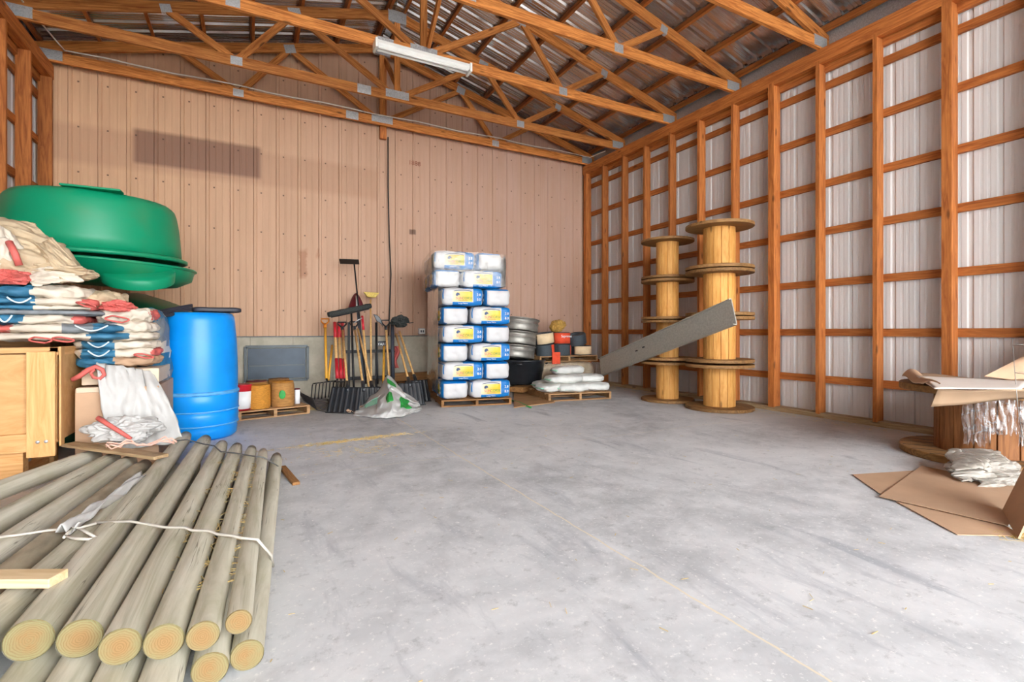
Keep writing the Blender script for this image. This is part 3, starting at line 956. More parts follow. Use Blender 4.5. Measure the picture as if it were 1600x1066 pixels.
for dx in (-.10, -.055):
    bm = bmesh.new(); lathe(bm, [(0, .004), (.010, .003), (.012, 0), (0, 0)], 14, TR((cx1 + dx, cy0 - .046, .31), rx=PI / 2))
    b_ = build('bolt', bm, 'gusset', bt)
build('slot', newbox(((cx0 + cx1) / 2 - .1, cy0 - .03, .335), (.5, .006, .018)), 'ink_dark', cr)
for x in (-2.1, -1.52):
    for y in (4.78, 5.4):
        build('leg', newbox((x, y, .12), (.14, .10, .24)), 'crate', cr, bevel=.004)
beam('skid', (-1.53, 4.74, .03), (-1.53, 5.5, .03), .10, .05, 'crate', cr)
beam('skid', (-2.1, 4.74, .03), (-2.1, 5.5, .03), .10, .05, 'crate', cr)

# ------------------------------------------------------------------ cardboard box and stacked folded sacks
bx = thing('cardboard_box', 'large brown cardboard box on the floor behind the plank, under the sack stack', 'box', (-.95, 5.3, 0))
build('body', newbox((-.945, 5.32, .34), (.53, .82, .62)), 'card', bx, bevel=.006)
build('base_pallet', newbox((-.945, 5.32, .015), (.53, .82, .03)), 'pallet', bx)
build('flap', newbox((-1.09, 4.93, .640), (.22, .07, .04)), 'cardpale', bx, bevel=.004)

tr = thing('carton', 'flat pale carton between the cardboard box and the folded sacks', 'box', (-.93, 5.25, .66))
build('body', newbox((-.94, 5.30, .73), (.50, .62, .12)), 'cardpale', tr, bevel=.006)
build('tape', newbox((-.94, 5.30, .791), (.06, .622, .004)), 'card', tr)

def sack_px(x0, x1, y0, y1, Y, depth, spec, label, seed, group='folded feed sacks', grow=1.0):
    a = at(x0, (y0 + y1) / 2, Y); c = at(x1, (y0 + y1) / 2, Y)
    zt = at((x0 + x1) / 2, y0, Y).z; zb = at((x0 + x1) / 2, y1, Y).z
    sx = (c.x - a.x); h = (zt - zb) * 1.12
    t = thing('folded_sack', label, 'sack', ((a.x + c.x) / 2, Y + depth / 2, zb - h * .07), group=group)
    bm = pillow(sx, depth, h, 26, 3.4, h * .34, seed, 11.0)
    for f in bm.faces:
        u = (f.calc_center_median().x + sx / 2) / sx + .03 * noise.noise(f.calc_center_median() * 20)
        f.material_index = 0
        for k, (lim, m) in enumerate(spec):
            if u <= lim:
                f.material_index = k; break
        else:
            f.material_index = len(spec) - 1
    build('cloth', bm, [m for _, m in spec], t, local=True)
    return t, sx, h, depth
def add_loop(t, sx, h, depth, u, mat='sackred', size=.10, seed=0):
    """a webbing loop hanging out of the front fold"""
    x = -sx / 2 + u * sx; y = -depth / 2 - .012
    pts = []
    for k in range(20):
        a = 2 * PI * k / 20
        pts.append((x + size * math.cos(a) * (1 + .35 * math.sin(a * 2 + x * 9)), y - .014 - .012 * math.cos(a * 3), h * .35 + size * .30 * math.sin(a) - .22 * size * (math.cos(a) + 1)))
    bm = bmesh.new(); tube(bm, pts, .0065, 6, closed=True)
    build('webbing_loop', bm, mat, t, local=True)
def add_swirl(t, sx, h, depth, u0, u1):
    y = -depth / 2 - .008
    pts = [(-sx / 2 + sx * (u0 + (u1 - u0) * k / 12), y - .004, h * (.78 - .5 * math.sin(PI * k / 12))) for k in range(13)]
    build('print_line', tubed(pts, .006, 6), 'sackline', t, local=True)

YA = 4.84
A_ST = [
    (-60, 134, 443, 465, [(.54, 'sackblue'), (1, 'sackwhite')], 'folded white sack with a teal end, topmost of the flat sacks on the crate', 1),
    (-60, 150, 462, 477, [(.51, 'sackblue'), (.88, 'sackwhite'), (1, 'sackred')], 'folded sack with a coral corner, second from the top on the crate', 2),
    (-60, 146, 475, 485, [(.54, 'sackblue'), (.95, 'sackwhite'), (1, 'sackred')], 'thin folded sack with a red tab, third from the top on the crate', 3),
    (-60, 160, 482, 493, [(1, 'sackgrey')], 'slate blue folded sack in the middle of the stack on the crate', 4),
    (-60, 130, 489, 508, [(.47, 'sackblue'), (.88, 'sackwhite'), (1, 'sackred')], 'folded sack with a coral rolled end, below the slate blue one', 5),
    (-60, 192, 505, 521, [(.27, 'sackred'), (.58, 'sackwhite'), (.8, 'sackgrey'), (1, 'sackblue')], 'long folded sack with a slate blue half, second from the bottom on the crate', 6),
    (-60, 196, 519, 533, [(.75, 'sackwhite'), (1, 'sackblue')], 'folded white sack with red webbing loops, lowest on the crate', 7)]
for x0, x1, y0, y1, spec, lab, sd in A_ST:
    t, sx, h, dp = sack_px(x0, x1, y0, y1, YA, .62, spec, lab, sd)
    if sd == 7:
        add_loop(t, sx, h, dp, .46, size=.06); add_loop(t, sx, h, dp, .60, size=.05)
    if sd == 2: add_loop(t, sx, h, dp, .93, size=.05); add_swirl(t, sx, h, dp, .32, .5)
    if sd == 5: add_swirl(t, sx, h, dp, .28, .40)
    if sd == 6: add_swirl(t, sx, h, dp, .68, .9)
YB2 = 4.98
B_ST = [
    (128, 190, 456, 480, [(1, 'sackbeige')], 'small beige crumpled sack on top of the right sack stack', 11, .3),
    (140, 236, 481, 503, [(.95, 'sackwhite'), (1, 'sackred')], 'white folded sack on the right stack, second from its top', 12, .5),
    (150, 238, 501, 519, [(.35, 'sackgrey'), (1, 'sackwhite')], 'folded white sack bulging at the right stack, third from its top', 13, .5),
    (106, 240, 517, 533, [(.18, 'sackwhite'), (.5, 'sackgrey'), (1, 'sackwhite')], 'folded sack with a slate printed left half, above the white-lined teal ones', 14, .55),
    (106, 242, 531, 546, [(.12, 'sackwhite'), (.5, 'sackblue'), (1, 'sackwhite')], 'folded sack with a teal printed left half, third from the box up', 15, .55),
    (106, 244, 544, 560, [(.12, 'sackwhite'), (.5, 'sackblue'), (.92, 'sackwhite'), (1, 'sackred')], 'folded sack with a coral right corner, second up from the box', 16, .55),
    (106, 243, 557, 575, [(.5, 'sackblue'), (1, 'card')], 'teal folded sack lying directly on the cardboard box', 17, .55)]
for x0, x1, y0, y1, spec, lab, sd, dp in B_ST:
    t, sx, h, dp = sack_px(x0, x1, y0, y1, YB2, dp, spec, lab, sd)
    if sd in (14, 15, 16): add_swirl(t, sx, h, dp, .22, .46)
    if sd == 12: add_loop(t, sx, h, dp, .45, size=.07)
    if sd == 16: add_loop(t, sx, h, dp, .86, size=.05)
# sacks stuffed behind the stack, beside the barrel
c = at(248, 560, 5.5)
t = thing('folded_sack', 'slate and white sack stuffed between the sack stack and the blue barrel', 'sack', (c.x - .06, 5.55, .45), group='folded feed sacks')
bm = pillow(.26, .45, .85, 14, 4, .05, 31, 5)
for f in bm.faces: f.material_index = int((f.calc_center_median().z * 7 + noise.noise(f.calc_center_median() * 5)) % 3)
build('cloth', bm, ['sackwhite', 'sackgrey', 'sackblue'], t, local=True)

# crumpled sacks on top, at the left edge
def heap(name, label, cat, px, Y, size, amp, seed, mat, group=None, rz=0, freq=4.0, dz=0.0, rot=None):
    c = at(*px, Y)
    t = thing(name, label, cat, (c.x, Y, c.z - size[2] / 2 + dz), rz, group, rot)
    build('cloth', crumple(*size, amp, seed, freq), mat, t, local=True)
    return t
def cloth_patch(name, cn, mat, parent, bulge, seed, ang, nu=60, nv=40, amp=.05):
    ca, sa = math.cos(ang), math.sin(ang)
    def fn(u, v):
        p = cn[0].lerp(cn[1], u).lerp(cn[3].lerp(cn[2], u), v)
        a = u * ca + v * sa; c = -u * sa + v * ca
        w = noise.noise(Vector((a * 1.6, c * 5.5, seed))) + .6 * (0.3 - (noise.noise(Vector((a * 2.2 + 3, c * 9, seed + 4))) ** 2 + .001) ** .5) + .3 * noise.noise(Vector((a * 9, c * 14, seed)))
        p = p + Vector((-.1, -1, .35)) * (bulge * math.sin(PI * u) * math.sin(PI * v) + amp * w)
        return p
    o = build(name, grid_surface(fn, nu, nv), mat, parent)
    sm = o.modifiers.new('solid', 'SOLIDIFY'); sm.thickness = .012; sm.offset = 1
    return o
t = heap('crumpled_sack', 'big beige crumpled sack heaped at the top of the crate stack', 'sack', (18, 396), 5.3, (.66, .5, .50), .5, 3, 'sackbeige', 'crumpled sacks', .3, 3.5)
cloth_patch('fold', [at(-50, 338, 5.3), at(50, 346, 5.25), at(100, 396, 5.05), at(-50, 384, 5.0)], 'sackbeige', t, .06, 2.0, .5)
cloth_patch('fold', [at(-40, 372, 5.05), at(84, 372, 5.15), at(98, 428, 4.92), at(-40, 436, 4.9)], 'sackbeige', t, .10, 7.0, .9, amp=.06)
t = heap('crumpled_sack', 'beige crumpled sack with rolled folds, below the big one', 'sack', (88, 426), 5.05, (.46, .4, .16), .5, 8, 'sackbeige', 'crumpled sacks', -.2, 4)
cloth_patch('fold', [at(46, 386, 5.0), at(84, 372, 5.1), at(133, 428, 4.95), at(96, 444, 4.86)], 'sackbeige', t, .07, 12.0, 1.3, amp=.035)
cloth_patch('fold', [at(40, 420, 4.92), at(96, 412, 4.95), at(131, 438, 4.88), at(50, 446, 4.84)], 'sackwhite', t, .05, 16.0, .2, amp=.035)
t = heap('crumpled_sack', 'white sack with a red edge hanging at the left edge of the photo', 'sack', (0, 400), 4.95, (.26, .22, .40), .3, 12, 'sackwhite', 'crumpled sacks', .2)
a = at(14, 378, 4.86); b = at(30, 415, 4.84)
build('red_edge', tubed([a, (a + b) / 2 + Vector((.01, -.02, 0)), b], .022, 8), 'sackred', t)
heap('crumpled_sack', 'coral red webbing bunched under the beige sacks', 'webbing', (14, 433), 4.86, (.22, .18, .11), .55, 15, 'sackred', None, 0, 6)
heap('crumpled_sack', 'coral red webbing bunched on the right sack stack', 'webbing', (184, 479), 4.99, (.22, .14, .09), .55, 16, 'sackred', None, 0, 6)

# white sack draped over the box corner
P = {'tl': at(150, 567, 4.9), 'tr': at(236, 580, 5.02), 'br': at(290, 690, 4.90), 'bl': at(172, 704, 4.84)}
def drape(u, v):
    a = P['tl'].lerp(P['tr'], u); b = P['bl'].lerp(P['br'], u)
    p = a.lerp(b, v)
    bow = math.sin(PI * min(1, v * 1.15)) * .07
    p.y -= bow * .7; p.x += bow * .4 * (u)
    p.y -= .05 * noise.noise(Vector((u * 3.4 + v, v * 1.6, 1.0))) + .05 * (noise.noise(Vector((u * 6 + v * 2.5, v * 2.0, 4.0))) ** 2 + .002) ** .5 + .012 * noise.noise(Vector((u * 14, v * 8, 2)))
    p.z += .012 * noise.noise(Vector((u * 6, v * 5, 7.0)))
    return p
ds = thing('draped_sack', 'white woven sack draped over the cardboard box beside the barrel', 'sack', (P['bl'] + P['br']) / 2 * 1.0)
o = build('cloth', grid_surface(drape, 40, 48), 'bagpaper', ds)
sm = o.modifiers.new('solid', 'SOLIDIFY'); sm.thickness = .012
hem = [at(x, y, 4.86) for x, y in ((112, 594), (124, 588), (138, 578), (150, 573), (160, 578), (163, 586), (156, 592), (146, 590), (142, 583), (148, 577))]
build('rolled_hem', tubed(hem, [.016, .019, .019, .017, .016, .014, .013, .012, .011, .01], 8), 'sackred', ds, label='coral rolled hem')
heap('crumpled_sack', 'crumpled white sack mouth lying at the foot of the draped sack', 'sack', (196, 672), 4.62, (.42, .22, .2), .5, 22, 'bagpaper', 'crumpled sacks', 0, 6)
tag(build('pink_strap', tubed([at(153, 653, 4.55), at(170, 664, 4.5), at(186, 674, 4.47), at(205, 686, 4.45)], [.018, .016, .015, .012], 8), 'sackred'), 'coral strap rolled on the end of the draped sack', 'strap')
for k in range(3):
    rn = random.Random(40 + k)
    pts = [at(166 + 10 * i + rn.uniform(-3, 3), 694 + 3 * math.sin(i + k) + rn.uniform(-5, 6) - (4 if i > 7 else 0), 4.40) for i in range(12)]
    tag(build('baling_twine', tubed(pts, .006, 5), 'pinkstrap'), ['pale pink twine trailing over the plank by the draped sack, upper strand', 'pale pink twine trailing over the plank by the draped sack, middle strand', 'pale pink twine trailing over the plank by the draped sack, lower strand'][k], 'twine', 'pink twine strands')

# ------------------------------------------------------------------ blue barrel
BX, BY = -.495, 6.06
ba = thing('plastic_barrel', 'tall bright blue plastic barrel standing behind the fence posts', 'barrel', (BX, BY, 0))
bm = bmesh.new()
prof = [(0, 0), (.33, 0), (.365, .03), (.372, .10), (.366, .13), (.378, .145), (.384, .24), (.378, .275), (.366, .285), (.384, .30), (.388, .44)]
lathe(bm, prof + [(.380, .455)], 64, TR((BX, BY, 0)) @ Matrix.Diagonal((.94, .94, 1, 1)))
build('lower_body', bm, 'barrel', ba)
bm = bmesh.new(); lathe(bm, [(.380, .452), (.392, .458), (.394, .478), (.384, .488), (.375, .49)], 64, TR((BX, BY, 0)) @ Matrix.Diagonal((.94, .94, 1, 1)))
build('hoop', bm, 'barrelband', ba)
bm = bmesh.new(); lathe(bm, [(.376, .486), (.378, .70), (.366, 1.0), (.348, 1.20), (.338, 1.25), (.318, 1.278), (.29, 1.285), (0, 1.28)], 64, TR((BX, BY, 0)) @ Matrix.Diagonal((.94, .94, 1, 1)))
build('upper_body', bm, 'barrel', ba)
for z in (.148, .292):
    bm = bmesh.new(); lathe(bm, [(.378, z - .008), (.390, z - .004), (.390, z + .004), (.378, z + .008)], 64, TR((BX, BY, 0)) @ Matrix.Diagonal((.94, .94, 1, 1)))
    build('rib', bm, 'barrelband', ba)
# folded dark tarp on the barrel
tp = thing('folded_tarp', 'folded dark tarp lying on the top of the blue barrel', 'tarp', (BX, BY, 1.285))
build('fold', move(pillow(.46, .26, .06, 12, 5, .006, 3), TR((BX + .15, BY + .13, 1.292), .1)), 'tarpdark', tp)
def pleat(u, v):
    a = at(231 + 4 * v, 504 - 16 * v, 5.60 + .1 * v).lerp(at(300, 486 - 10 * v, 5.98 + .12 * v), u)
    a.z += .012 * math.sin(v * 24) * (1 - u * .6)
    return a
o = build('pleats', grid_surface(pleat, 16, 40), 'tarpdark', tp); sm = o.modifiers.new('solid', 'SOLIDIFY'); sm.thickness = .012

# ------------------------------------------------------------------ green tubs
def tub(name, label, prof, loc, rot, mat, sx=1, sy=1, extra=None, group='green plastic tubs', shear=0):
    t = thing(name, label, 'tub', loc, group=group, rot=rot)
    bm = bmesh.new(); lathe(bm, prof, 72, None, 0, sx, sy)
    for v in bm.verts:
        if shear and v.co.z < 0: v.co.x += shear * min(1, -v.co.z / .17)
    build('shell', bm, mat, t, local=True)
    if extra: extra(t)
    return t
GX, GY = -1.49, 6.75
def rim(t):
    bm = bmesh.new(); lathe(bm, [(.76, -.005), (.79, -.03), (.825, -.02), (.825, .01), (.79, .025), (.755, .02)], 72)
    build('rim', bm, 'green', t, local=True)
    build('handle_step', newbox((.12, -.64, .605), (.46, .16, .02)), 'green', t, local=True, bevel=.008)
tub('green_tub', 'big bright green plastic tub upside down on top of the pile', [(.83, 0), (.855, 0), (.845, .16), (.825, .36), (.80, .50), (.78, .555), (.735, .595), (.62, .615), (.45, .625), (0, .63), (0, .615), (.45, .61), (.60, .60), (.72, .56), (.80, .36), (.825, .1), (.83, 0)],
    (GX, GY, 1.88), (.02, .0, 0), 'green', .90, .90, rim)
def seat(t):
    bm = bmesh.new(); lathe(bm, [(.30, 0), (.31, .09), (.29, .11), (0, .115)], 32, TR((.42, -.52, -.15), rx=.4))
    build('moulded_boss', bm, 'green', t, local=True)
tub('green_tub', 'bright green dished tub directly under the upside-down one', [(.97, .0), (1.0, .012), (.985, .03), (.93, .015), (.80, -.08), (.60, -.15), (.46, -.17), (0, -.18), (0, -.2), (.48, -.19), (.62, -.17), (.84, -.10), (.97, 0)],
    (GX + .05, GY - .02, 1.785), (.02, .03, 0), 'green', .87, .90, seat, shear=.15)
def studs_(t):
    for a in (-.75, -1.15):
        bm = bmesh.new(); bmesh.ops.create_uvsphere(bm, u_segments=12, v_segments=8, radius=.022, matrix=Matrix.Translation((.725 * math.cos(a), .725 * math.sin(a), .09)))
        build('bolt', bm, 'gusset', t, local=True, smooth=True)
PR = [(.74, 0), (.78, -.012), (.79, .01), (.74, .03), (.72, .12), (.66, .20), (.52, .26), (.3, .285), (0, .29), (0, .275), (.3, .27), (.5, .245), (.64, .19), (.70, .11), (.72, .02), (.74, 0)]
tub('green_tub', 'darker green tub tilted to the right behind the sack stack', PR, (-1.50, 6.12, 1.16), (.14, .38, 0), 'darkgreen', .88, .9, studs_)
tub('green_tub', 'dark green tub tucked behind the tilted one, near the wall', PR, (-1.0, 7.75, 1.16), (.1, .42, 0), 'darkgreen', .85, .85)
tub('green_tub', 'dark green tub standing on the floor behind the barrel', [(0, 0), (.50, 0), (.53, .05), (.56, .6), (.58, .62), (.58, .66), (.53, .66), (.52, .62), (.47, .06), (0, .04)], (-1.40, 6.60, 0), (0, 0, 0), 'darkgreen')
tag(build('tub_stand', newbox((-.56, 7.75, .43), (.24, .4, .86)), 'timber'), 'short timber stand behind the blue barrel, under the rear green tub', 'stand')
tag(build('tub_stand', newbox((-2.1, 7.3, .75), (.4, .8, 1.5)), 'timber'), 'brown timber stand hidden under the green tubs by the left wall', 'stand')

# ------------------------------------------------------------------ pallets
def pallet(label, corner, rz, w, d, h=.125, group='wooden pallets', mat='pallet', nd=7):
    """corner = front left corner; local x along the front, y to the back"""
    t = thing('pallet', label, 'pallet', corner, rz, group)
    def b(name, c, s):
        build(name, newbox(c, s), mat, t, local=True, bevel=.002)
    for i in range(nd):
        y = .05 + (d - .1) * i / (nd - 1)
        b('deck_board', (w / 2, y, h - .009), (w, .095, .018))
    for x in (.02, w / 2, w - .02):
        b('stringer', (x, d / 2, h / 2), (.04, d, h - .036))
    for y in (.05, d / 2, d - .05):
        b('bottom_board', (w / 2, y, .009), (w, .09, .018))
    return t

# bedding bag pallet
PX, PY, PR_ = 2.39, 6.71, -.19
pallet('pallet carrying the tall stack of blue and white bedding bags', (PX, PY, 0), PR_, 1.05, 1.2, .10, mat='timber')
PM = Matrix.Translation((PX, PY, 0)) @ Matrix.Rotation(PR_, 4, 'Z')
def make_bag():
    t = thing('bedding_bag', '', 'bag', (0, 0, 0))
    bm = pillow(.622, .405, .270, 18, 6.0, .016, 4, 7)
    move(bm, Matrix.Translation((0, 0, -.134)))
    build('bag_body', bm, 'bag', t, local=True)
    Fm = TR((0, -.2085, 0), rx=PI / 2)
    text_at('lettering', 'SUN', .052, 'ink_pink', t, Matrix.Translation((-.055, 0, -.024)) @ Fm, True)
    text_at('lettering', 'CORSE', .052, 'ink_green', t, Matrix.Translation((.065, 0, -.022)) @ Fm, True)
    text_at('lettering', 'PINE SHAVINGS', .019, 'ink_brown', t, Matrix.Translation((.0, 0, -.056)) @ Fm, True)
    text_at('lettering', 'Large Flakes', .028, 'ink_white', t, Matrix.Translation((.0, 0, -.098)) @ Fm, True)
    text_at('lettering', '2.8', .05, 'ink_white', t, Matrix.Translation((.235, 0, .03)) @ Fm, True)
    text_at('lettering', '8.0', .05, 'ink_white', t, Matrix.Translation((.235, 0, -.04)) @ Fm, True)
    # small badge of a horse head above the name
    pts = [(-.105, .030), (-.098, .046), (-.085, .054), (-.080, .062), (-.074, .055), (-.055, .050), (-.046, .030), (-.054, .018), (-.066, .026), (-.075, .010), (-.10, .010)]
    bm = bmesh.new()
    a = [bm.verts.new((x, -.2095, z)) for x, z in pts]; b = [bm.verts.new((x, -.2065, z)) for x, z in pts]
    bm.faces.new(a); bm.faces.new(b)
    for k in range(len(pts)):
        bm.faces.new((a[k], a[(k + 1) % len(pts)], b[(k + 1) % len(pts)], b[k]))
    build('badge', bm, 'ink_blue', t, local=True)
    return t
bag0 = make_bag(); first_bag = True
LAY = ['bottom layer', 'second layer', 'third layer', 'fourth layer', 'fifth layer', 'sixth layer', 'seventh layer', 'top layer']
LH = .2715
def put_bag(lx, ly, lz, rot, label, group):
    global first_bag
    o = bag0 if first_bag else copy_tree(bag0)
    first_bag = False
    p = PM @ Vector((lx, ly, lz))
    o.location = p; o.rotation_euler = (0, 0, PR_ + rot)
    o['label'] = label; o['group'] = group
    return o
rb = random.Random(5)
for k in range(8):
    z = .102 + LH * (k + .5)
    ox, oy = (0, 0) if k < 6 else (-.10, .10)
    gl = 'bedding bags on the pallet'
    long_right = (k % 2 == 0)
    xl = .735 if long_right else .315; xe = .208 if long_right else .842
    side = 'right' if long_right else 'left'; oside = 'left' if long_right else 'right'
    for i in range(3):
        lab = ('printed bedding bag at the front %s of the %s of the pallet stack' % (side, LAY[k])) if i == 0 else \
              ('bedding bag in the %s of the pallet stack, %s row from the front' % (LAY[k], ('second', 'third')[i - 1]))
        if k == 6 and i == 0: lab = 'dull film-covered bedding bag at the front right of the seventh layer'
        put_bag(xl + ox + rb.uniform(-.006, .006), .203 + .405 * i + oy + rb.uniform(-.004, .004), z, 0, lab, gl)
    for i in range(2):
        lab = ('bedding bag with its blank white end out, front %s of the %s' % (oside, LAY[k])) if i == 0 else \
              ('bedding bag lying lengthwise at the back %s of the %s' % (oside, LAY[k]))
        put_bag(xe + ox + rb.uniform(-.006, .006), .312 + .625 * i + oy + rb.uniform(-.004, .004), z, -PI / 2, lab, gl)

# stretch film round the upper and left side of the stack
def film(name, label, pts_fn, nu, nv):
    o = tag(build(name, grid_surface(pts_fn, nu, nv), 'film', recalc=False), label, 'film', 'stretch film on the bag stack')
    return o
def wr(v, s, a):
    return Vector((noise.noise(v * s), noise.noise(v * s + Vector((11, 0, 0))), noise.noise(v * s + Vector((0, 11, 0))))) * a
def loop_film(x0, x1, y0, y1, z0, z1, flare=0.0):
    pth = [(x0, y1), (x0, y0), (x1, y0), (x1, y1)]
    seg = [y1 - y0, x1 - x0, y1 - y0]; tot = sum(seg)
    def fn(u, v):
        s = u * tot
        for k in range(3):
            if s <= seg[k] or k == 2: break
            s -= seg[k]
        a, b = Vector((*pth[k], 0)), Vector((*pth[k + 1], 0))
        p = a.lerp(b, min(1, s / seg[k])); p.z = z0 + (z1 - z0) * v
        n = wr(p, 5, .022)
        c = Vector(((x0 + x1) / 2, (y0 + y1) / 2, p.z))
        d = (p - c); d.z = 0; d.normalize()
        q = p + d * (.03 + abs(n.x) + flare * (1 - v) * .05) + Vector((0, 0, n.z * .8))
        return PM @ q
    return fn
film('stretch_film', 'clear stretch film wrapped round the two upper layers of bedding bags', loop_film(-.10, .96, .10, 1.3, 1.76, 2.26), 90, 22)
def side_film(u, v):
    p = Vector((-.02, 0.02 + 1.2 * u, .2 + 1.56 * v)); n = wr(p, 4.5, .03)
    return PM @ (p + Vector((-.02 - abs(n.x), 0, n.z)))
film('stretch_film', 'dusty stretch film hanging down the left side of the bag pallet', side_film, 40, 50)

# ------------------------------------------------------------------ twine pallet by the barrel
TX, TYY = -.16, 6.83
pallet('low pallet under the twine balls, between the barrel and the tools', (TX, TYY, 0), .25, .86, .85, .115)
TM = Matrix.Translation((TX, TYY, 0)) @ Matrix.Rotation(.25, 4, 'Z')
def spool(label, lx, ly, r, h, mat, top=None, z0=.117):
    p = TM @ Vector((lx, ly, z0))
    t = thing('twine_ball', label, 'twine', p, .25, 'twine balls on the pallet')
    bm = bmesh.new()
    prof = [(0, 0), (r * .94, 0)]
    n = 16
    for i in range(n + 1):
        prof.append((r * (1 + .012 * (i % 2)) * (1 - .05 * (2 * i / n - 1) ** 4), .01 + (h - .02) * i / n))
    prof += [(r * .9, h), (r * .35, h), (r * .3, h - .05), (0, h - .05)]
    lathe(bm, prof, 32)
    build('winding', bm, mat, t, local=True)
    if top:
        bm = bmesh.new(); lathe(bm, [(r * .3, h), (r * .9, h + .002), (r * .93, h + .012), (r * .3, h + .014), (r * .3, h)], 32)
        build('top_cover', bm, top, t, local=True)
    return t
spool('golden twine ball at the front of the low pallet', .275, .145, .135, .30, 'twinegold')
t = spool('tan twine ball with a green mark, right of the golden one', .565, .165, .142, .31, 'twinebrown', 'twinegold')
bm = bmesh.new(); bmesh.ops.create_uvsphere(bm, u_segments=16, v_segments=10, radius=.045)
bmesh.ops.transform(bm, matrix=TR((-.045, -.133, .16), -.3) @ Matrix.Diagonal((.9, .16, 1.3, 1)), verts=bm.verts)
build('green_mark', bm, 'sackgreen', t, local=True, smooth=True)
spool('twine ball with a dusty red top behind the golden one', .33, .45, .135, .31, 'twinebrown', 'maroon')
spool('dark twine ball behind the red and white bucket', .06, .45, .135, .28, 'timber', 'timber')
spool('brown twine ball behind the tan one', .61, .47, .14, .32, 'twinebrown', 'timber')
p = TM @ Vector((.075, .13, .117))
bk = thing('bucket', 'small red bucket with a white label beside the barrel', 'bucket', p)
bm = bmesh.new(); lathe(bm, [(0, 0), (.095, 0), (.11, .30), (.116, .305), (.116, .315), (.1, .32), (0, .318)], 32); build('body', bm, 'red', bk, local=True)
bm = bmesh.new(); lathe(bm, [(.0985, .02), (.1085, .235), (.1105, .235), (.1005, .02), (.0985, .02)], 32); build('label_band', bm, 'ink_white', bk, local=True, label='white label band')
p = TM @ Vector((.77, .22, .117))
cn = thing('can', 'narrow white can standing right of the tan twine ball', 'can', p)
bm = bmesh.new(); lathe(bm, [(0, 0), (.035, 0), (.035, .19), (0, .19)], 20); build('body', bm, 'ink_white', cn, local=True)
bm = bmesh.new(); lathe(bm, [(0, .19), (.036, .19), (.034, .205), (0, .207)], 20); build('lid', bm, 'maroon', cn, local=True)

# ------------------------------------------------------------------ tools against the back wall
TG = 'long-handled tools against the back wall'
def tool(name, label, cat, pt, pb, r, mat, grip=None, head=None, gmat='black', sleeves=()):
    """pt / pb: top and bottom of the shaft"""
    t = thing(name, label, cat, pb, group=TG)
    pt = Vector(pt); pb = Vector(pb); ax = (pt - pb).normalized()
    build('shaft', tubed([pb, pt], r, 10), mat, t)
    for a, b, m in sleeves:
        build('sleeve', tubed([pb.lerp(pt, a), pb.lerp(pt, b)], r * 1.16, 10), m, t)
    side = Vector((CS, -SN, 0))
    if grip == 'D':
        up = ax
        c = pt
        pts = [c, c + side * .02 + up * .02, c + side * .06 + up * .07, c + side * .062 + up * .125, c - side * .062 + up * .125, c - side * .06 + up * .07, c - side * .02 + up * .02]
        bm = bmesh.new(); tube(bm, pts, .012, 8, closed=True)
        tube(bm, [c - up * .06, c + up * .02], r * 1.25, 10)
        build('grip', bm, gmat, t)
    return t, ax, side

def pitchfork_head(t, ax, side, base, n, w, L, mat='blackmetal', curve=.08):
    bm = bmesh.new()
    fwd = Vector((-SN, -CS, 0))
    tube(bm, [base - side * w / 2, base + side * w / 2], .009, 6)
    tube(bm, [base, base + ax * .10], .012, 8)
    for i in range(n):
        o = base + side * (w * (i / (n - 1) - .5))
        tube(bm, [o, o - ax * L * .35 + fwd * curve * .5, o - ax * L * .7 + fwd * curve * .75, o - ax * L + fwd * curve * .6], [.006, .006, .005, .003], 6)
    build('tines', bm, mat, t)

# rack
rk = thing('tool_rack', 'black steel frame rack standing behind the tools', 'rack', at(578, 600, 8.35))
for x in (545, 588, 613):
    a = at(x, 497, 8.35); build('upright', newbox((a.x, 8.35, 0.62), (.035, .035, 1.24)), 'blackmetal', rk)
for y in (549, 590):
    a = at(540, y, 8.35); b = at(616, y, 8.35)
    build('shelf_bar', newbox(((a.x + b.x) / 2, 8.33, (a.z + at(616, y, 8.35).z) / 2), (b.x - a.x, .05, .05)), 'blackmetal', rk)

t, ax, sd = tool('pitchfork', 'pitchfork with a yellow shaft and orange D handle', 'fork', at(508, 508, 8.3), at(510, 592, 7.7), .02, 'yellow', 'D', gmat='orange')
bm = bmesh.new()
fa, fb_ = at(488, 603, 7.5), at(526, 598, 7.6)
for i in range(8):
    o = fa.lerp(fb_, i / 7)
    tube(bm, [o + Vector((.02, .10, .02)), o, o + Vector((-.01, -.03, -.08)), o + Vector((-.02, -.02, -.20))], .008, 6)
tube(bm, [fa + Vector((.02, .10, .02)), fb_ + Vector((.02, .10, .02))], .009, 6)
tube(bm, [at(510, 592, 7.7), fa.lerp(fb_, .6) + Vector((.02, .10, .02))], .014, 8)
build('tines', bm, 'blackmetal', t)
tool('pitchfork', 'short yellow shaft leaning just right of the orange-handled pitchfork', 'tool handle', at(519, 540, 8.2), at(513, 594, 7.8), .018, 'yellow')
for i, (x, lab) in enumerate(((524, 'red and yellow handled garden fork, left of the three'), (530, 'red and yellow handled garden fork, middle of the three'), (536, 'red and yellow handled garden fork, right of the three'))):
    pt = at(x - 1, 504, 8.25); pb = at(x + 3, 592, 7.75)
    t, ax, sd = tool('garden_fork', lab, 'fork', pt, pb, .022, 'handle', sleeves=((0, .34, 'red'), (.72, 1.0, 'red')))
    pitchfork_head(t, ax, sd, pb - ax * .05, 4, .10, .28)
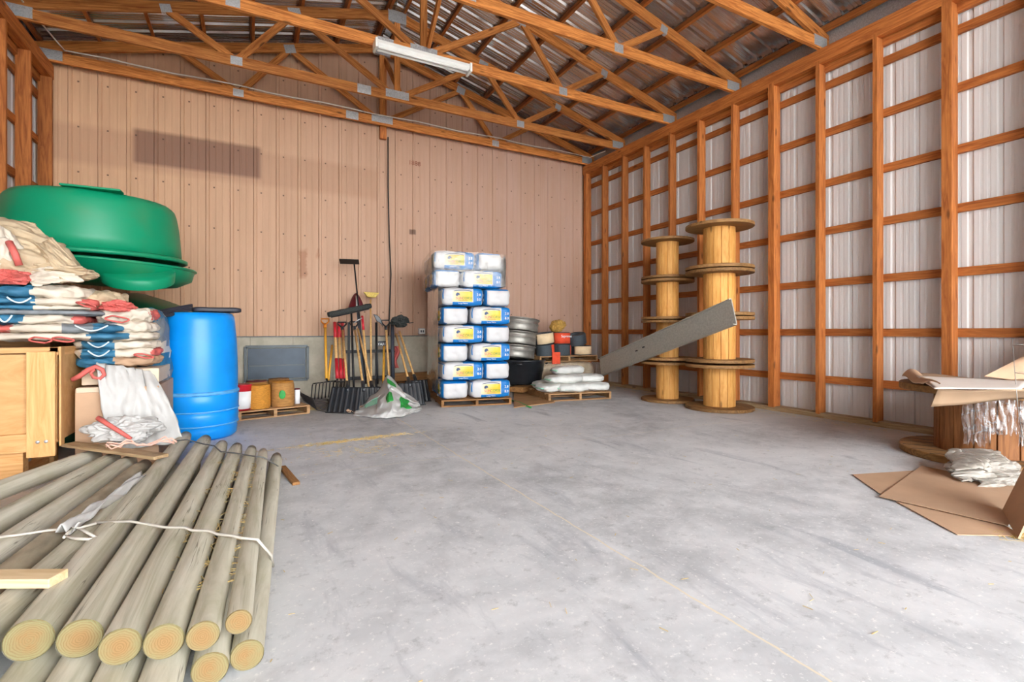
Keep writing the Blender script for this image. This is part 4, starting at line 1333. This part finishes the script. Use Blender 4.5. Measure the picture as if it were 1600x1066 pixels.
# snow shovels
def snow_shovel(label, pt, pb, w, h, rz=0.0, grip='D', lean=.35):
    t, ax, sd = tool('snow_shovel', label, 'snow shovel', pt, pb, .017, 'handle', grip)
    M = Matrix.Translation(pb) @ Matrix.Rotation(-YAW * .6 + rz, 4, 'Z')
    h = min(h, pb.z / .94)
    def fn(u, v):
        x = (u - .5) * w * (1 - .06 * v)
        rib = .008 * (1 if math.sin(u * PI * 12) > .2 else 0)
        y = -.20 * (1 - v) ** 1.4 * .7 + .06 * (v - .7) ** 2 - rib
        y -= .05 * (1 - abs(2 * u - 1)) * 0
        return M @ Vector((x, y - .02, -h * (.94 - v)))
    o = build('blade', grid_surface(fn, 48, 16), 'black', t); s_ = o.modifiers.new('solid', 'SOLIDIFY'); s_.thickness = .008
    e = [M @ Vector((x * w / 2, -.165, -h * .94 + .008)) for x in (-1, 1)]
    build('wear_strip', tubed(e, .008, 6), 'ink_dark', o)
    build('socket', tubed([pb + ax * .12, pb - ax * .06], .026, 10), 'black', t)
    return t
snow_shovel('black ribbed snow shovel nearest the camera in the tool row, left one', at(535, 512, 7.9), at(543, 607, 6.98), .46, .40, -.35)
snow_shovel('black ribbed snow shovel between the two other shovel blades', at(554, 512, 7.95), at(568, 607, 7.12), .46, .36, .12)
snow_shovel('black ribbed snow shovel right of the middle one, partly behind the feed bag', at(559, 514, 8.0), at(582, 607, 7.25), .46, .34, .1, None)
snow_shovel('black snow shovel on the right of the feed bag, its shaft leaning left', at(619, 522, 7.9), at(640, 600, 7.2), .38, .34, .35, None)
snow_shovel('rightmost black snow shovel standing beside the bag pallet', at(624, 518, 8.05), at(650, 596, 7.52), .38, .36, .35, None)
gl_ = thing('glove_bundle', 'tangle of black netting hung on the right shovel handles', 'netting', at(624, 506, 7.9), group=None)
build('net', move(crumple(.24, .2, .2, .7, 33, 6), Matrix.Translation(at(625, 512, 7.9))), 'charcoal', gl_)
build('loose_end', tubed([at(632, 503, 7.85), at(640, 505, 7.85), at(646, 504, 7.85)], .007, 6), 'blackmetal', gl_)
# push broom, head up
t, ax, sd = tool('push_broom', 'push broom with a wide charcoal head held upside down above the tools', 'broom', at(549, 488, 8.0), at(553, 612, 7.4), .016, 'blackmetal')
a, b = at(513, 492, 7.85), at(579, 478, 8.05)
bm = bmesh.new(); tube(bm, [a.lerp(b, k / 10) for k in range(11)], [.04 + .006 * (k % 2) for k in range(11)], 10)
build('bristles', bm, 'charcoal', t)
build('head_block', tubed([a.lerp(b, .06) - Vector((0, 0, .035)), a.lerp(b, .95) - Vector((0, 0, .035))], .022, 8), 'black', t)
build('brace', tubed([at(566, 497, 7.95), at(560, 500, 7.95), at(553, 505, 7.95)], .008, 6), 'gusset', t)
# ice scraper with long black rod
t, ax, sd = tool('ice_scraper', 'tall black ice scraper, its flat plate highest of all the tools', 'scraper', at(553.5, 413, 8.3), at(572, 600, 7.9), .012, 'blackmetal')
c = at(546, 409, 8.3)
build('plate', newbox((0, 0, 0), (.30, .17, .012), TR(c, -.25, rx=-.30)), 'blackmetal', t)
# red spade with a grey stripe
t, ax, sd = tool('spade', 'dark red pointed spade standing blade up behind the push broom', 'spade', at(558, 480, 8.35), at(569, 604, 7.9), .017, 'ventpanel', sleeves=((.0, .0001, 'red'),))
def blade(u, v):
    w = (.26 * (1 - v) ** .6 + .01)
    p = at(557, 482, 8.34); q = at(556, 458, 8.40)
    c = p.lerp(q, v)
    return c + Vector((CS, -SN, 0)) * w * (u - .5) + Vector((0, -.05 * (1 - (2 * u - 1) ** 2), 0))
o = build('blade', grid_surface(blade, 16, 12), 'maroon', t); s_ = o.modifiers.new('solid', 'SOLIDIFY'); s_.thickness = .006
build('socket_stripe', tubed([at(557, 462, 8.26), at(558, 486, 8.22)], .014, 8), 'gusset', t)
tool('tool_pole', 'wooden shaft with a red sleeve at its top behind the snow shovels', 'tool handle', at(566, 494, 8.3), at(576, 608, 7.9), .017, 'handle', sleeves=((.8, 1.0, 'red'),))
# yellow broom
t, ax, sd = tool('broom', 'straw-yellow broom standing head up right of the push broom', 'broom', at(579, 468, 8.45), at(580, 595, 8.1), .015, 'handle')
a, b = at(569, 462, 8.43), at(591, 460, 8.5)
bm = bmesh.new()
r = bmesh.ops.create_cube(bm, size=1)
bmesh.ops.transform(bm, matrix=TR((a + b) / 2, -.1, ry=.03) @ Matrix.Diagonal(((b - a).length, .07, .085, 1)), verts=bm.verts)
for v in bm.verts:
    if v.co.z < (a.z + b.z) / 2: v.co.x += (a.x + b.x - 2 * v.co.x) * .25
build('bristles', bm, 'strawbristle', t, bevel=.012)
# black square shovel, blade up
t, ax, sd = tool('shovel', 'small black shovel standing blade up right of the yellow broom', 'shovel', at(588, 505, 8.25), at(590, 600, 8.0), .016, 'blackmetal')
o = build('blade', grid_surface(lambda u, v: at(583 + 12 * u + 3 * (1 - v) * (1 - u) + (1 - v) * 3, 491 + 8 * u + 12 * (1 - v) - 2 * math.sin(PI * u), 8.25), 10, 8), 'black', t); s_ = o.modifiers.new('solid', 'SOLIDIFY'); s_.thickness = .02
tool('snow_pusher', 'wooden shaft with a black square D grip right of the small black shovel', 'tool handle', at(603, 511, 8.2), at(608, 592, 7.8), .018, 'handle', 'D')
tool('tool_pole', 'short amber wooden shaft behind the black hanging sign', 'tool handle', at(600, 541, 8.28), at(599, 602, 8.0), .020, 'yellow')
tool('tool_pole', 'straight charcoal post-like shaft right of the square grip', 'tool handle', at(613, 503, 8.2), at(614, 604, 8.05), .030, 'jutewall')
sg = thing('hang_tag', 'small black tag with white lettering tied to the tool rack', 'tag', at(597, 537, 8.28))
a = at(591, 541, 8.28); b = at(604, 533, 8.28)
build('card', newbox((a + b) / 2, (b.x - a.x, .012, b.z - a.z)), 'ink_dark', sg)
text_at('lettering', 'YARD', .062, 'ink_white', sg, Matrix.Translation((a + b) / 2 + Vector((0, -.0075, -.01))) @ Matrix.Rotation(PI / 2, 4, 'X'))
rg = thing('cloth_rag', 'dusty red rag hanging behind the right shovel handles', 'rag', at(619, 560, 8.3))
o = build('cloth', grid_surface(lambda u, v: at(615 + 7 * u + 2 * math.sin(v * 7), 541 + 34 * v, 8.32 - .02 * math.sin(u * 9 + v * 4)), 10, 20), 'sackred', rg); s_ = o.modifiers.new('solid', 'SOLIDIFY'); s_.thickness = .012
# hay fork lying left of the tools
hf = thing('manure_fork', 'dark many-tined manure fork lying left of the snow shovels', 'fork', fl(500, 640))
bm = bmesh.new()
for i in range(9):
    a = at(466 + i * 1.0, 612 + i * 1.6, 7.35 - i * .03); b = at(512 + i * .6, 624 + i * 2.6, 7.2 - i * .03)
    m = (a + b) / 2; m.z -= .05
    tube(bm, [a, m, b], .006, 6)
a = at(468, 611, 7.38); b = at(478, 627, 7.1)
tube(bm, [a, (a + b) / 2, b], .008, 6)
tube(bm, [at(512, 624, 7.2), at(517, 648, 6.95)], .010, 6)
build('tines', bm, 'blackmetal', hf)
build('shaft', tubed([at(514, 636, 7.1), at(560, 640, 7.3)], .017, 8), 'handle', hf)

# feed bag with a green print
fbg = thing('feed_bag', 'crumpled white feed bag with green print slumped over the shovels', 'bag', fl(605, 648))
OUT = [((552, 648), (560, 636)), ((580, 653), (588, 612)), ((603, 654), (607, 586)), ((630, 651), (630, 610)), ((656, 641), (655, 630))]
def fb(u, v):
    k = min(3, int(u * 4)); f = u * 4 - k
    f = f * f * (3 - 2 * f) * .6 + f * .4
    b0, b1 = OUT[k], OUT[k + 1]
    bx = b0[0][0] * (1 - f) + b1[0][0] * f; by = b0[0][1] * (1 - f) + b1[0][1] * f
    tx = b0[1][0] * (1 - f) + b1[1][0] * f; ty = b0[1][1] * (1 - f) + b1[1][1] * f
    lo = fl(bx, by, .012); hi = at(tx, ty, 7.0 + .06 * math.sin(u * 6))
    p = lo.lerp(hi, v)
    p.y -= .16 * math.sin(PI * v ** .8) * math.sin(PI * min(1, u * 1.05))
    q = Vector((u * 5, v * 3, 2))
    w = math.sin(PI * min(1, v * 1.4)) ** .5 if v < .72 else .9
    p.y -= (.10 * noise.noise(q) + .09 * (noise.noise(q * 1.9) ** 2 + .002) ** .5 + .03 * noise.noise(q * 4.5)) * w
    p.x += .05 * noise.noise(q * 1.3 + Vector((5, 0, 0))) * w
    p.z = max(.012, p.z + .03 * noise.noise(q * 2 + Vector((0, 8, 0))) * w)
    return p
bm = grid_surface(fb, 70, 44)
o = build('bag_body', bm, 'bagpaper', fbg)
s_ = o.modifiers.new('solid', 'SOLIDIFY'); s_.thickness = .02; s_.offset = -1
def fpatch(name, u0, u1, v0, v1, mat):
    o = build(name, grid_surface(lambda a, b: fb(u0 + (u1 - u0) * a, v0 + (v1 - v0) * b + .1 * (a - .5) * (v1 - v0)) + Vector((-.004, -.012, .006)), 12, 10), mat, fbg)
    s_ = o.modifiers.new('solid', 'SOLIDIFY'); s_.thickness = .004
fpatch('green_print', .66, .84, .30, .66, 'sackgreen'); fpatch('green_print', .45, .56, .40, .62, 'sackgreen')
fpatch('green_print', .10, .30, .52, .72, 'mint'); fpatch('green_print', .50, .60, .80, .90, 'sackgreen')
heap('paper_scrap', 'brown paper scrap between the shovel blade and the feed bag', 'paper', (560, 640), 6.9, (.34, .16, .08), .5, 44, 'carddark', rz=.5)

# old timbers along the wall base
tag(beam('timber', (2.15, 8.45, .30), (2.95, 8.45, .30), .16, .14, 'timber', bevel=.006), 'old brown timber on top, along the wall left of the bag pallet', 'timber', 'old timbers by the wall')
tag(beam('timber', (2.15, 8.48, .11), (2.95, 8.48, .11), .18, .2, 'timber', bevel=.006), 'old brown timber on the floor, along the wall left of the bag pallet', 'timber', 'old timbers by the wall')
tag(beam('timber', (3.95, 7.35, .10), (4.75, 7.9, .10), .26, .09, 'timber', bevel=.006), 'old brown timber on the floor under the black tub', 'timber', 'old timbers by the wall')

# ------------------------------------------------------------------ black tub and stacked steel tanks
bt_ = thing('rubber_tub', 'round black rubber tub behind the bag pallet', 'tub', (4.33, 7.82, .15))
bm = bmesh.new(); lathe(bm, [(0, 0), (.33, 0), (.35, .02), (.37, .22), (.385, .225), (.40, .40), (.425, .41), (.425, .435), (.40, .435), (.375, .25), (.33, .03), (0, .02)], 48)
build('shell', bm, 'black', bt_, local=True)
for a in (-2.2, -.6):
    build('handle', move(tubed([(-.06, 0, 0), (-.05, -.03, .01), (.05, -.03, .01), (.06, 0, 0)], .012, 8), TR((.425 * math.cos(a), .425 * math.sin(a), .36), a + PI / 2)), 'black', bt_, local=True)
tank_prof = [(0, 0), (.36, 0), (.375, .012), (.368, .06), (.366, .12), (.378, .13), (.378, .14), (.366, .15), (.370, .20), (.388, .205), (.388, .222), (.366, .222), (.355, .03), (0, .015)]
for i, (z, lab) in enumerate(((.60, 'galvanised steel tank, lowest of the leaning stack above the black tub'), (.845, 'galvanised steel tank in the middle of the leaning stack'), (1.09, 'galvanised steel tank on top of the leaning stack'))):
    t = thing('steel_tank', lab, 'tank', (4.28 + .03 * i, 8.04 - .012 * i, z), group='stacked steel tanks', rot=(-.05, .12, 0))
    bm = bmesh.new(); lathe(bm, tank_prof, 48); build('shell', bm, 'steel', t, local=True)
    bm = bmesh.new()
    tube(bm, [(.388 * math.cos(2 * PI * k / 48), .388 * math.sin(2 * PI * k / 48), .218) for k in range(48)], .010, 8, closed=True)
    build('rolled_rim', bm, 'steel', t, local=True)

# ------------------------------------------------------------------ sack pallet
QX, QY, QR = 4.04, 6.46, -.155
pallet('pallet on the floor holding the white sacks near the channel', (QX, QY, 0), QR, 1.1, 1.05, .12)
QM = Matrix.Translation((QX, QY, 0)) @ Matrix.Rotation(QR, 4, 'Z')
SK = [(.20, .28, .12, .58, .36, .3, 'silvery sack with a mint print at the left end of the sack pallet', True), (.50, .20, .12, .62, .36, .1, 'white sack at the front middle of the sack pallet', True),
      (.86, .22, .12, .58, .38, -.1, 'white sack at the front right corner of the sack pallet', False), (.30, .70, .12, .58, .38, .1, 'white sack at the back left of the sack pallet', False),
      (.84, .72, .12, .58, .40, 0, 'white sack at the back right of the sack pallet', False), (.42, .34, .245, .66, .38, .15, 'white sack lying second in height on the left of the sack pallet', False),
      (.90, .40, .24, .50, .36, -.25, 'white sack on the second layer at the right of the sack pallet', False), (.62, .62, .365, .60, .34, .22, 'long white sack lying on top of the sack pile', False)]
for i, (x, y, z, sx, sy, rz, lab, mint) in enumerate(SK):
    p = QM @ Vector((x, y, z))
    t = thing('grain_sack', lab, 'sack', p, QR + rz, 'white sacks on the pallet')
    bm = pillow(sx, sy, .142, 18, 3.2, .026, 60 + i, 7)
    build('sack_body', bm, 'sackplain', t, local=True)
    if mint:
        bm = grid_surface(lambda u, v: Vector((-sx * .36 + .22 * u, -sy * .44 + .10 * v, .055 + .055 * v)), 6, 4)
        o = build('mint_label', bm, 'mint', t, local=True); s_ = o.modifiers.new('solid', 'SOLIDIFY'); s_.thickness = .01
    build('seam', tubed([(-sx * .49, -.10, .07), (-sx * .505, 0, .075), (-sx * .49, .10, .07)], .010, 6), 'mint', t, local=True)

# film-wrapped load behind with the spool pallet on top
wl = thing('wrapped_load', 'low film-wrapped load of tan sacks under the spool pallet', 'load', (5.2, 7.95, 0))
build('load_body', move(pillow(1.25, .85, .50, 18, 6, .03, 71, 4), TR((5.2, 7.98, .02), -.05)), 'sackbeige', wl)
o = build('film_wrap', grid_surface(lambda u, v: Vector((4.56 + 1.29 * u, 7.52 + .02 * noise.noise(Vector((u * 9, v * 5, 0))) - .03 * math.sin(PI * v), .04 + .47 * v)), 40, 16), 'film', wl, recalc=False)
pallet('pallet carrying the orange and dark wire spools', (4.58, 7.62, .525), -.05, 1.25, .75, .11)
def wire_spool(label, loc, r, h, rot, band, band_mat, text=None):
    t = thing('wire_spool', label, 'wire spool', loc, group='wire spools on the pallet', rot=rot)
    bm = bmesh.new()
    prof = [(r * .45, 0), (r * .95, 0)]
    for i in range(11): prof.append((r * (.98 + .03 * (i % 2)), .01 + (h - .02) * i / 10))
    prof += [(r * .95, h), (r * .45, h), (r * .45, 0)]
    lathe(bm, prof, 36); build('coil', bm, 'wirecoil', t, local=True)
    if band:
        a0, a1 = band
        bm = grid_surface(lambda u, v: Vector(((r * 1.035) * math.cos(a0 + (a1 - a0) * u), (r * 1.035) * math.sin(a0 + (a1 - a0) * u), .012 + (h - .024) * v)), 18, 2)
        o = build('paper_band', bm, band_mat, t, local=True); s_ = o.modifiers.new('solid', 'SOLIDIFY'); s_.thickness = .006
    if text:
        text_at('lettering', text, .066, 'ink_white', t, Matrix.Translation((0, -r * 1.05 - .012, h * .66)) @ Matrix.Rotation(PI / 2, 4, 'X'), True)
    return t
zt_ = .637
wire_spool('dark wire spool with an orange-red tag, lower left on the spool pallet', (4.80, 7.78, zt_), .17, .21, (0, -.12, 0), (-1.3, -.4), 'redpaper')
wire_spool('dark wire spool with a red end paper, lower middle on the spool pallet', (5.16, 7.80, zt_), .175, .21, (0, 0, 0), (-.85, -.2), 'redpaper')
wire_spool('cream and orange labelled wire spool at the lower right of the pallet', (5.62, 7.80, zt_), .19, .18, (0, 0, 0), (-2.9, -.2), 'creampaper')
wire_spool('orange and cream wrapped wire spool, upper left on the spool pallet', (4.80, 7.82, zt_ + .22), .18, .21, (.0, -.14, 0), (-2.9, -.5), 'creampaper')
wire_spool('red wrapped wire spool with white lettering, upper middle', (5.16, 7.82, zt_ + .215), .175, .22, (0, 0, 0), (-2.95, -.2), 'redpaper', 'Supreme')
wire_spool('bare blue-grey wire spool, upper right on the spool pallet', (5.55, 7.84, zt_ + .205), .19, .20, (.1, -.22, 0), None, None)
rt = thing('red_tag', 'orange-red paper tag hanging over the front edge of the spool pallet', 'tag', (4.92, 7.58, .50))
build('paper', newbox((4.9, 7.575, .60), (.17, .02, .22), None), 'redpaper', rt, bevel=.004)
hb = thing('hay_flake', 'small chunk of hay on top of the wire spools', 'hay', (5.2, 7.95, 1.08))
build('hay', move(crumple(.34, .26, .24, .35, 81, 8, 4), TR((5.18, 7.93, 1.07), .2, ry=-.25)), 'hay', hb)

# flat boards on the floor
def floor_sheet(name, label, cat, pts, z, th, mat, group=None, wob=.001, seed=0):
    return tag(poly_sheet(name, [fl(*p, z) for p in pts], th, mat, None, 12, wob, seed), label, cat, group)
floor_sheet('plywood_sheet', 'thin brown board on the floor beside the sack pallet', 'board', ((803, 637), (867, 629), (846, 606), (803, 612)), .012, .012, 'pallet')
tag(build('garden_hose', tubed([fl(x, y, .014) for x, y in ((800, 626), (812, 629), (822, 634), (830, 637))], .010, 8), 'sackgreen'), 'short green hose end on the floor by the bag pallet', 'hose')

# ------------------------------------------------------------------ cable reels
def reel(name, label, loc, R, r, H, th, group, nst=13, planks=False):
    t = thing(name, label, 'cable reel', loc, group=group, rz=random.Random(label).random() * 3)
    bm = bmesh.new()
    prof_seg = []
    for k in range(nst):
        for q, rr in ((.015, .93), (.04, 1.0), (.5, 1.0), (.96, 1.0), (.985, .93)):
            prof_seg.append((2 * PI * (k + q) / nst, rr))
    lo = [bm.verts.new((math.cos(a) * r * q, math.sin(a) * r * q, th * .9)) for a, q in prof_seg]
    hi = [bm.verts.new((math.cos(a) * r * q, math.sin(a) * r * q, H - th * .9)) for a, q in prof_seg]
    n = len(lo)
    for k in range(n):
        bm.faces.new((lo[k], lo[(k + 1) % n], hi[(k + 1) % n], hi[k]))
    build('drum', bm, 'reel_dark' if planks else 'reel_drum', t, local=True)
    for z in (0, H - th):
        bm = bmesh.new()
        lathe(bm, [(0, z), (R - .006, z), (R, z + .006), (R, z + th - .006), (R - .006, z + th), (0, z + th)], 64)
        for f in bm.faces: f.smooth = False
        fl_ = build('flange', bm, 'reel_flange', t, local=True)
        if planks:
            k = -3
            for k in range(-3, 4):
                y = k * R * .27 + .05
                if abs(y) < R * .95:
                    w = math.sqrt(R * R - y * y) * 1.96
                    g = newbox((0, y, z + th), (w, .008, .004)); move(g, Matrix.Rotation(.5, 4, 'Z'))
                    build('plank_gap', g, 'ink_dark', fl_, local=True)
    for k in range(4):
        a = PI / 4 + k * PI / 2
        bm = bmesh.new(); lathe(bm, [(0, .012), (.014, .012), (.016, 0), (0, 0)], 10, Matrix.Translation((math.cos(a) * r * .7, math.sin(a) * r * .7, H)))
        build('bolt', bm, 'blackmetal', fl_, local=True)
    return t
NM = ['bottom', 'second from the floor', 'third from the floor', 'top']
for i in range(4):
    reel('cable_reel', 'wooden cable reel, %s in the left reel stack' % NM[i], (5.80, 5.74, .632 * i + .014 * (i > 0)), .405, .172, .62, .04, 'cable reels in the left stack')
for i in range(4):
    reel('cable_reel', 'wooden cable reel, %s in the taller right reel stack' % NM[i], (5.845, 4.80, .648 * i + .014 * (i > 0)), .455, .212, .635, .045, 'cable reels in the right stack')

# long metal channel leaning on the right stack
chn = thing('metal_channel', 'long grey metal channel leaning from the sack pallet up across the reels', 'channel', at(945, 575, 7.2))
A = at(938, 574, 7.1); B = at(1146, 487, 4.02)
dd = (B - A); F = frame_of(dd)
L = dd.length
prof = [(-.028, .150), (0, .156), (.004, .15), (.004, -.15), (0, -.156), (-.05, -.150), (-.05, -.165), (.008, -.17), (.018, -.15), (.018, .15), (.01, .172), (-.028, .165)]
bm = bmesh.new()
r0 = [bm.verts.new((0, y, z)) for y, z in prof]; r1 = [bm.verts.new((L, y, z)) for y, z in prof]
for k in range(len(prof)):
    bm.faces.new((r0[k], r0[(k + 1) % len(prof)], r1[(k + 1) % len(prof)], r1[k]))
bm.faces.new(r0); bm.faces.new(r1)
move(bm, Matrix.Translation(A) @ F)
build('web', bm, 'channel', chn)
for u, v in ((.36, .02), (.42, .03)):
    build('punched_hole', newbox((L * u, -.001 - .002, v), (.05, .012, .018), Matrix.Translation(A) @ F), 'ink_dark', chn)

# ------------------------------------------------------------------ right-hand reel with cardboard, plastic and wire
reel('cable_reel', 'big wooden cable reel at the right edge, covered with cardboard sheets', (5.66, 1.86, 0), .61, .36, .63, .06, None, 16, True)
def sheet_thing(name, label, cat, pts, th, mats, wob, seed, group='cardboard sheets by the right reel'):
    return tag(poly_sheet(name, pts, th, mats, None, 14, wob, seed), label, cat, group)
sheet_thing('cardboard_sheet', 'white-faced cardboard sheet lying on top of the big reel', 'cardboard', [fl(1432, 588, .725), fl(1612, 597, .72), fl(1596, 608, .705), fl(1460, 608, .705)], .006, ['paperwhite', 'cardpale'], .004, 3)
def over(u, v):
    a = fl(1420, 583, .69).lerp(fl(1640, 597, .69), u)
    b = fl(1466, 609, .672).lerp(fl(1640, 610, .672), u)
    if v < .75:
        p = a.lerp(b, v / .75)
    else:
        f = (v - .75) / .25
        c = fl(1455, 636, .54).lerp(fl(1640, 620, .60), u ** .8)
        p = b.lerp(c, f)
    p.z += .010 * math.sin(u * 9 + v * 3) * (1 if v < .75 else .4)
    return p
o = tag(build('cardboard_sheet', grid_surface(over, 20, 20), 'cardtan'), 'brown cardboard sheet drooping over the front of the big reel', 'cardboard', 'cardboard sheets by the right reel')
s_ = o.modifiers.new('solid', 'SOLIDIFY'); s_.thickness = .006
def curl(u, v):
    p = fl(1409, 587, .69).lerp(fl(1440, 602, .70), u)
    q = fl(1426, 580, .70).lerp(fl(1470, 606, .715), u)
    p = p.lerp(q, v)
    p.z += .035 * math.sin(v * 2.6) + .012 * math.sin(u * 8)
    return p
o = tag(build('cardboard_sheet', grid_surface(curl, 12, 12), 'card'), 'curled scrap of cardboard at the left end of the big reel top', 'cardboard', 'cardboard sheets by the right reel')
s_ = o.modifiers.new('solid', 'SOLIDIFY'); s_.thickness = .008
sheet_thing('cardboard_sheet', 'brown cardboard panel tilted up against the wall behind the big reel', 'cardboard', [at(1538, 588, 1.78), at(1660, 604, 1.5), at(1660, 530, 1.55), at(1600, 557, 1.72)], .008, 'card', 0, 5)
# plastic sheeting on the drum
def hang(x0, x1, y0, y1, seed):
    def fn(u, v):
        a = at(x0 + (x1 - x0) * u, y0, 1.86); ang = 0
        th = math.radians(225 + (-55 + 110 * ((x0 + (x1 - x0) * u) - 1440) / 180))
        R_ = .385 + .03 * noise.noise(Vector((u * 8 + seed, v * 3, 1))) + .02 * abs(noise.noise(Vector((u * 19, v * 5 + seed, 2))))
        z = .60 - v * (y1 - y0) / 190 * (1 - .25 * abs(noise.noise(Vector((u * 5, seed, 0)))))
        return Vector((5.66 + R_ * math.cos(th), 1.86 + R_ * math.sin(th), z))
    return fn
ps = thing('plastic_sheet', 'torn clear plastic hanging from the top of the big reel', 'plastic sheet', (5.35, 1.6, .6))
for n_, (x0, x1, y0, y1, sd_) in enumerate(((1448, 1490, 625, 712, 2), (1484, 1527, 625, 690, 7), (1530, 1556, 625, 706, 12))):
    build('hanging_strip', grid_surface(hang(x0, x1, y0, y1, sd_), 30, 26), 'filmwhite', ps, recalc=False)
pb_ = fl(1535, 752)
pbt = thing('plastic_bag', 'crumpled dusty clear plastic bag on the floor in front of the big reel', 'plastic bag', (pb_.x, pb_.y, 0))
build('film', move(crumple(.44, .28, .14, .5, 91, 4), TR((4.80, 1.60, .006), -.6)), 'filmdusty', pbt)
def bagfold(n_, cn, sd_, ang, bul):
    cloth_patch('fold', cn, 'filmdusty', pbt, bul, sd_, ang, amp=.045)
bagfold(0, [fl(1483, 722, .10), fl(1560, 706, .16), fl(1584, 748, .02), fl(1500, 752, .03)], 3.0, .5, .07)
bagfold(1, [fl(1484, 702, .16), fl(1556, 704, .17), fl(1578, 728, .10), fl(1492, 736, .10)], 9.0, 1.2, .05)
bagfold(2, [fl(1520, 730, .08), fl(1590, 722, .10), fl(1596, 758, .015), fl(1530, 764, .015)], 14.0, .2, .05)
# wire plant cage
wc = thing('wire_cage', 'tall narrow wire plant cage at the right edge of the photo', 'wire cage', fl(1592, 735))
bm = bmesh.new()
c = Vector((4.86, 1.33, 0))
for k in range(4):
    a = k * PI / 2 + .4
    tube(bm, [c + Vector((math.cos(a) * .05, math.sin(a) * .05, .12)), c + Vector((math.cos(a) * .10, math.sin(a) * .10, .55)), c + Vector((math.cos(a) * .13, math.sin(a) * .13, 1.05))], .0022, 5)
build('uprights', bm, 'wiregrey', wc)
for z, r_ in ((.2, .06), (.45, .09), (.55, .10), (.8, .115), (1.0, .128)):
    bm = bmesh.new(); tube(bm, [c + Vector((math.cos(2 * PI * k / 24) * r_, math.sin(2 * PI * k / 24) * r_, z)) for k in range(24)], .0022, 5, closed=True)
    build('hoop', bm, 'wiregrey', wc)
tb = thing('plastic_tote', 'dark slate plastic tote in the shade right of the big reel', 'tote', (5.9, 1.12, 0))
build('body', newbox((5.92, .96, .24), (.6, .42, .48)), 'jutewall', tb, bevel=.03)
build('lid', newbox((5.92, .96, .50), (.66, .48, .04)), 'black', tb, bevel=.012)

floor_sheet('cardboard_sheet', 'flat brown cardboard sheet on the floor reaching farthest left', 'cardboard', ((1332, 742), (1440, 735), (1440, 748), (1378, 774)), .006, .004, 'card', 'cardboard sheets by the right reel')
floor_sheet('cardboard_sheet', 'large flat dusty cardboard sheet on the floor before the big reel', 'cardboard', ((1374, 776), (1440, 728), (1610, 765), (1575, 822)), .016, .004, 'carddark', 'cardboard sheets by the right reel')
floor_sheet('cardboard_sheet', 'flat cardboard sheet underneath, nearest the camera on the floor', 'cardboard', ((1400, 784), (1490, 780), (1600, 838), (1496, 836)), .005, .004, 'card', 'cardboard sheets by the right reel')
lc = [fl(1566, 800, .01), fl(1592, 842, .01), fl(1592, 842, .01) + Vector((.45, 0, .30)), fl(1566, 800, .01) + Vector((.45, 0, .30))]
sheet_thing('cardboard_sheet', 'cardboard sheet leaning up at the right edge of the photo', 'cardboard', lc, .008, 'card', 0, 9)

# ------------------------------------------------------------------ loose straw on the floor
def straw_patch(name, label, n, fn, seed, ln=(.03, .12)):
    rn = random.Random(seed); bm = bmesh.new()
    for _ in range(n):
        p = fn(rn)
        a = rn.uniform(0, PI); L = rn.uniform(*ln)
        box(bm, (0, 0, 0), (L, rn.uniform(.0012, .003), .0015), 0, TR((p.x, p.y, p.z + .003), a, ry=rn.uniform(-.06, .06)))
    return tag(build(name, bm, 'straw', recalc=False), label, 'straw', None, 'stuff')
def ell(px, rx, ry, rot=0.0, z=.002):
    c = fl(*px)
    def f(rn):
        a = rn.gauss(0, .5) * rx; b = rn.gauss(0, .5) * ry
        return Vector((c.x + a * math.cos(rot) - b * math.sin(rot), c.y + a * math.sin(rot) + b * math.cos(rot), z))
    return f
straw_patch('straw', 'golden drift of loose straw on the concrete before the tools', 420, ell((555, 688), .62, .07, .10), 1, (.02, .08))
straw_patch('straw', 'thin scatter of straw near the golden straw drift', 110, ell((570, 702), .6, .22, .05), 2, (.02, .07))
straw_patch('straw', 'straw litter along the foot of the right wall', 260, lambda rn: Vector((rn.uniform(6.0, 6.32), rn.uniform(1.8, 8.4), .003)), 3, (.03, .1))
straw_patch('straw', 'hay tuft under the leaning cardboard at the right edge', 90, ell((1580, 836), .10, .07), 4, (.04, .12))
straw_patch('straw', 'hay litter under and beside the twine pallet', 260, ell((470, 640), .30, .22), 5, (.03, .1))
straw_patch('straw', 'stray straws scattered over the open concrete floor', 150, lambda rn: Vector((rn.uniform(-.1, 4.6), rn.uniform(.9, 6.2), .002)), 6, (.012, .04))
straw_patch('straw', 'straw bits caught between the fence posts', 120, lambda rn: (lambda u, k: fl(*[R_TOP[k][0][j] * (1 - u) + R_TOP[k][1][j] * u for j in (0, 1)], ZT) + Vector((.058, 0, .025)))(rn.uniform(.05, .8), rn.choice((2, 3, 4, 4, 3))), 7, (.03, .09))
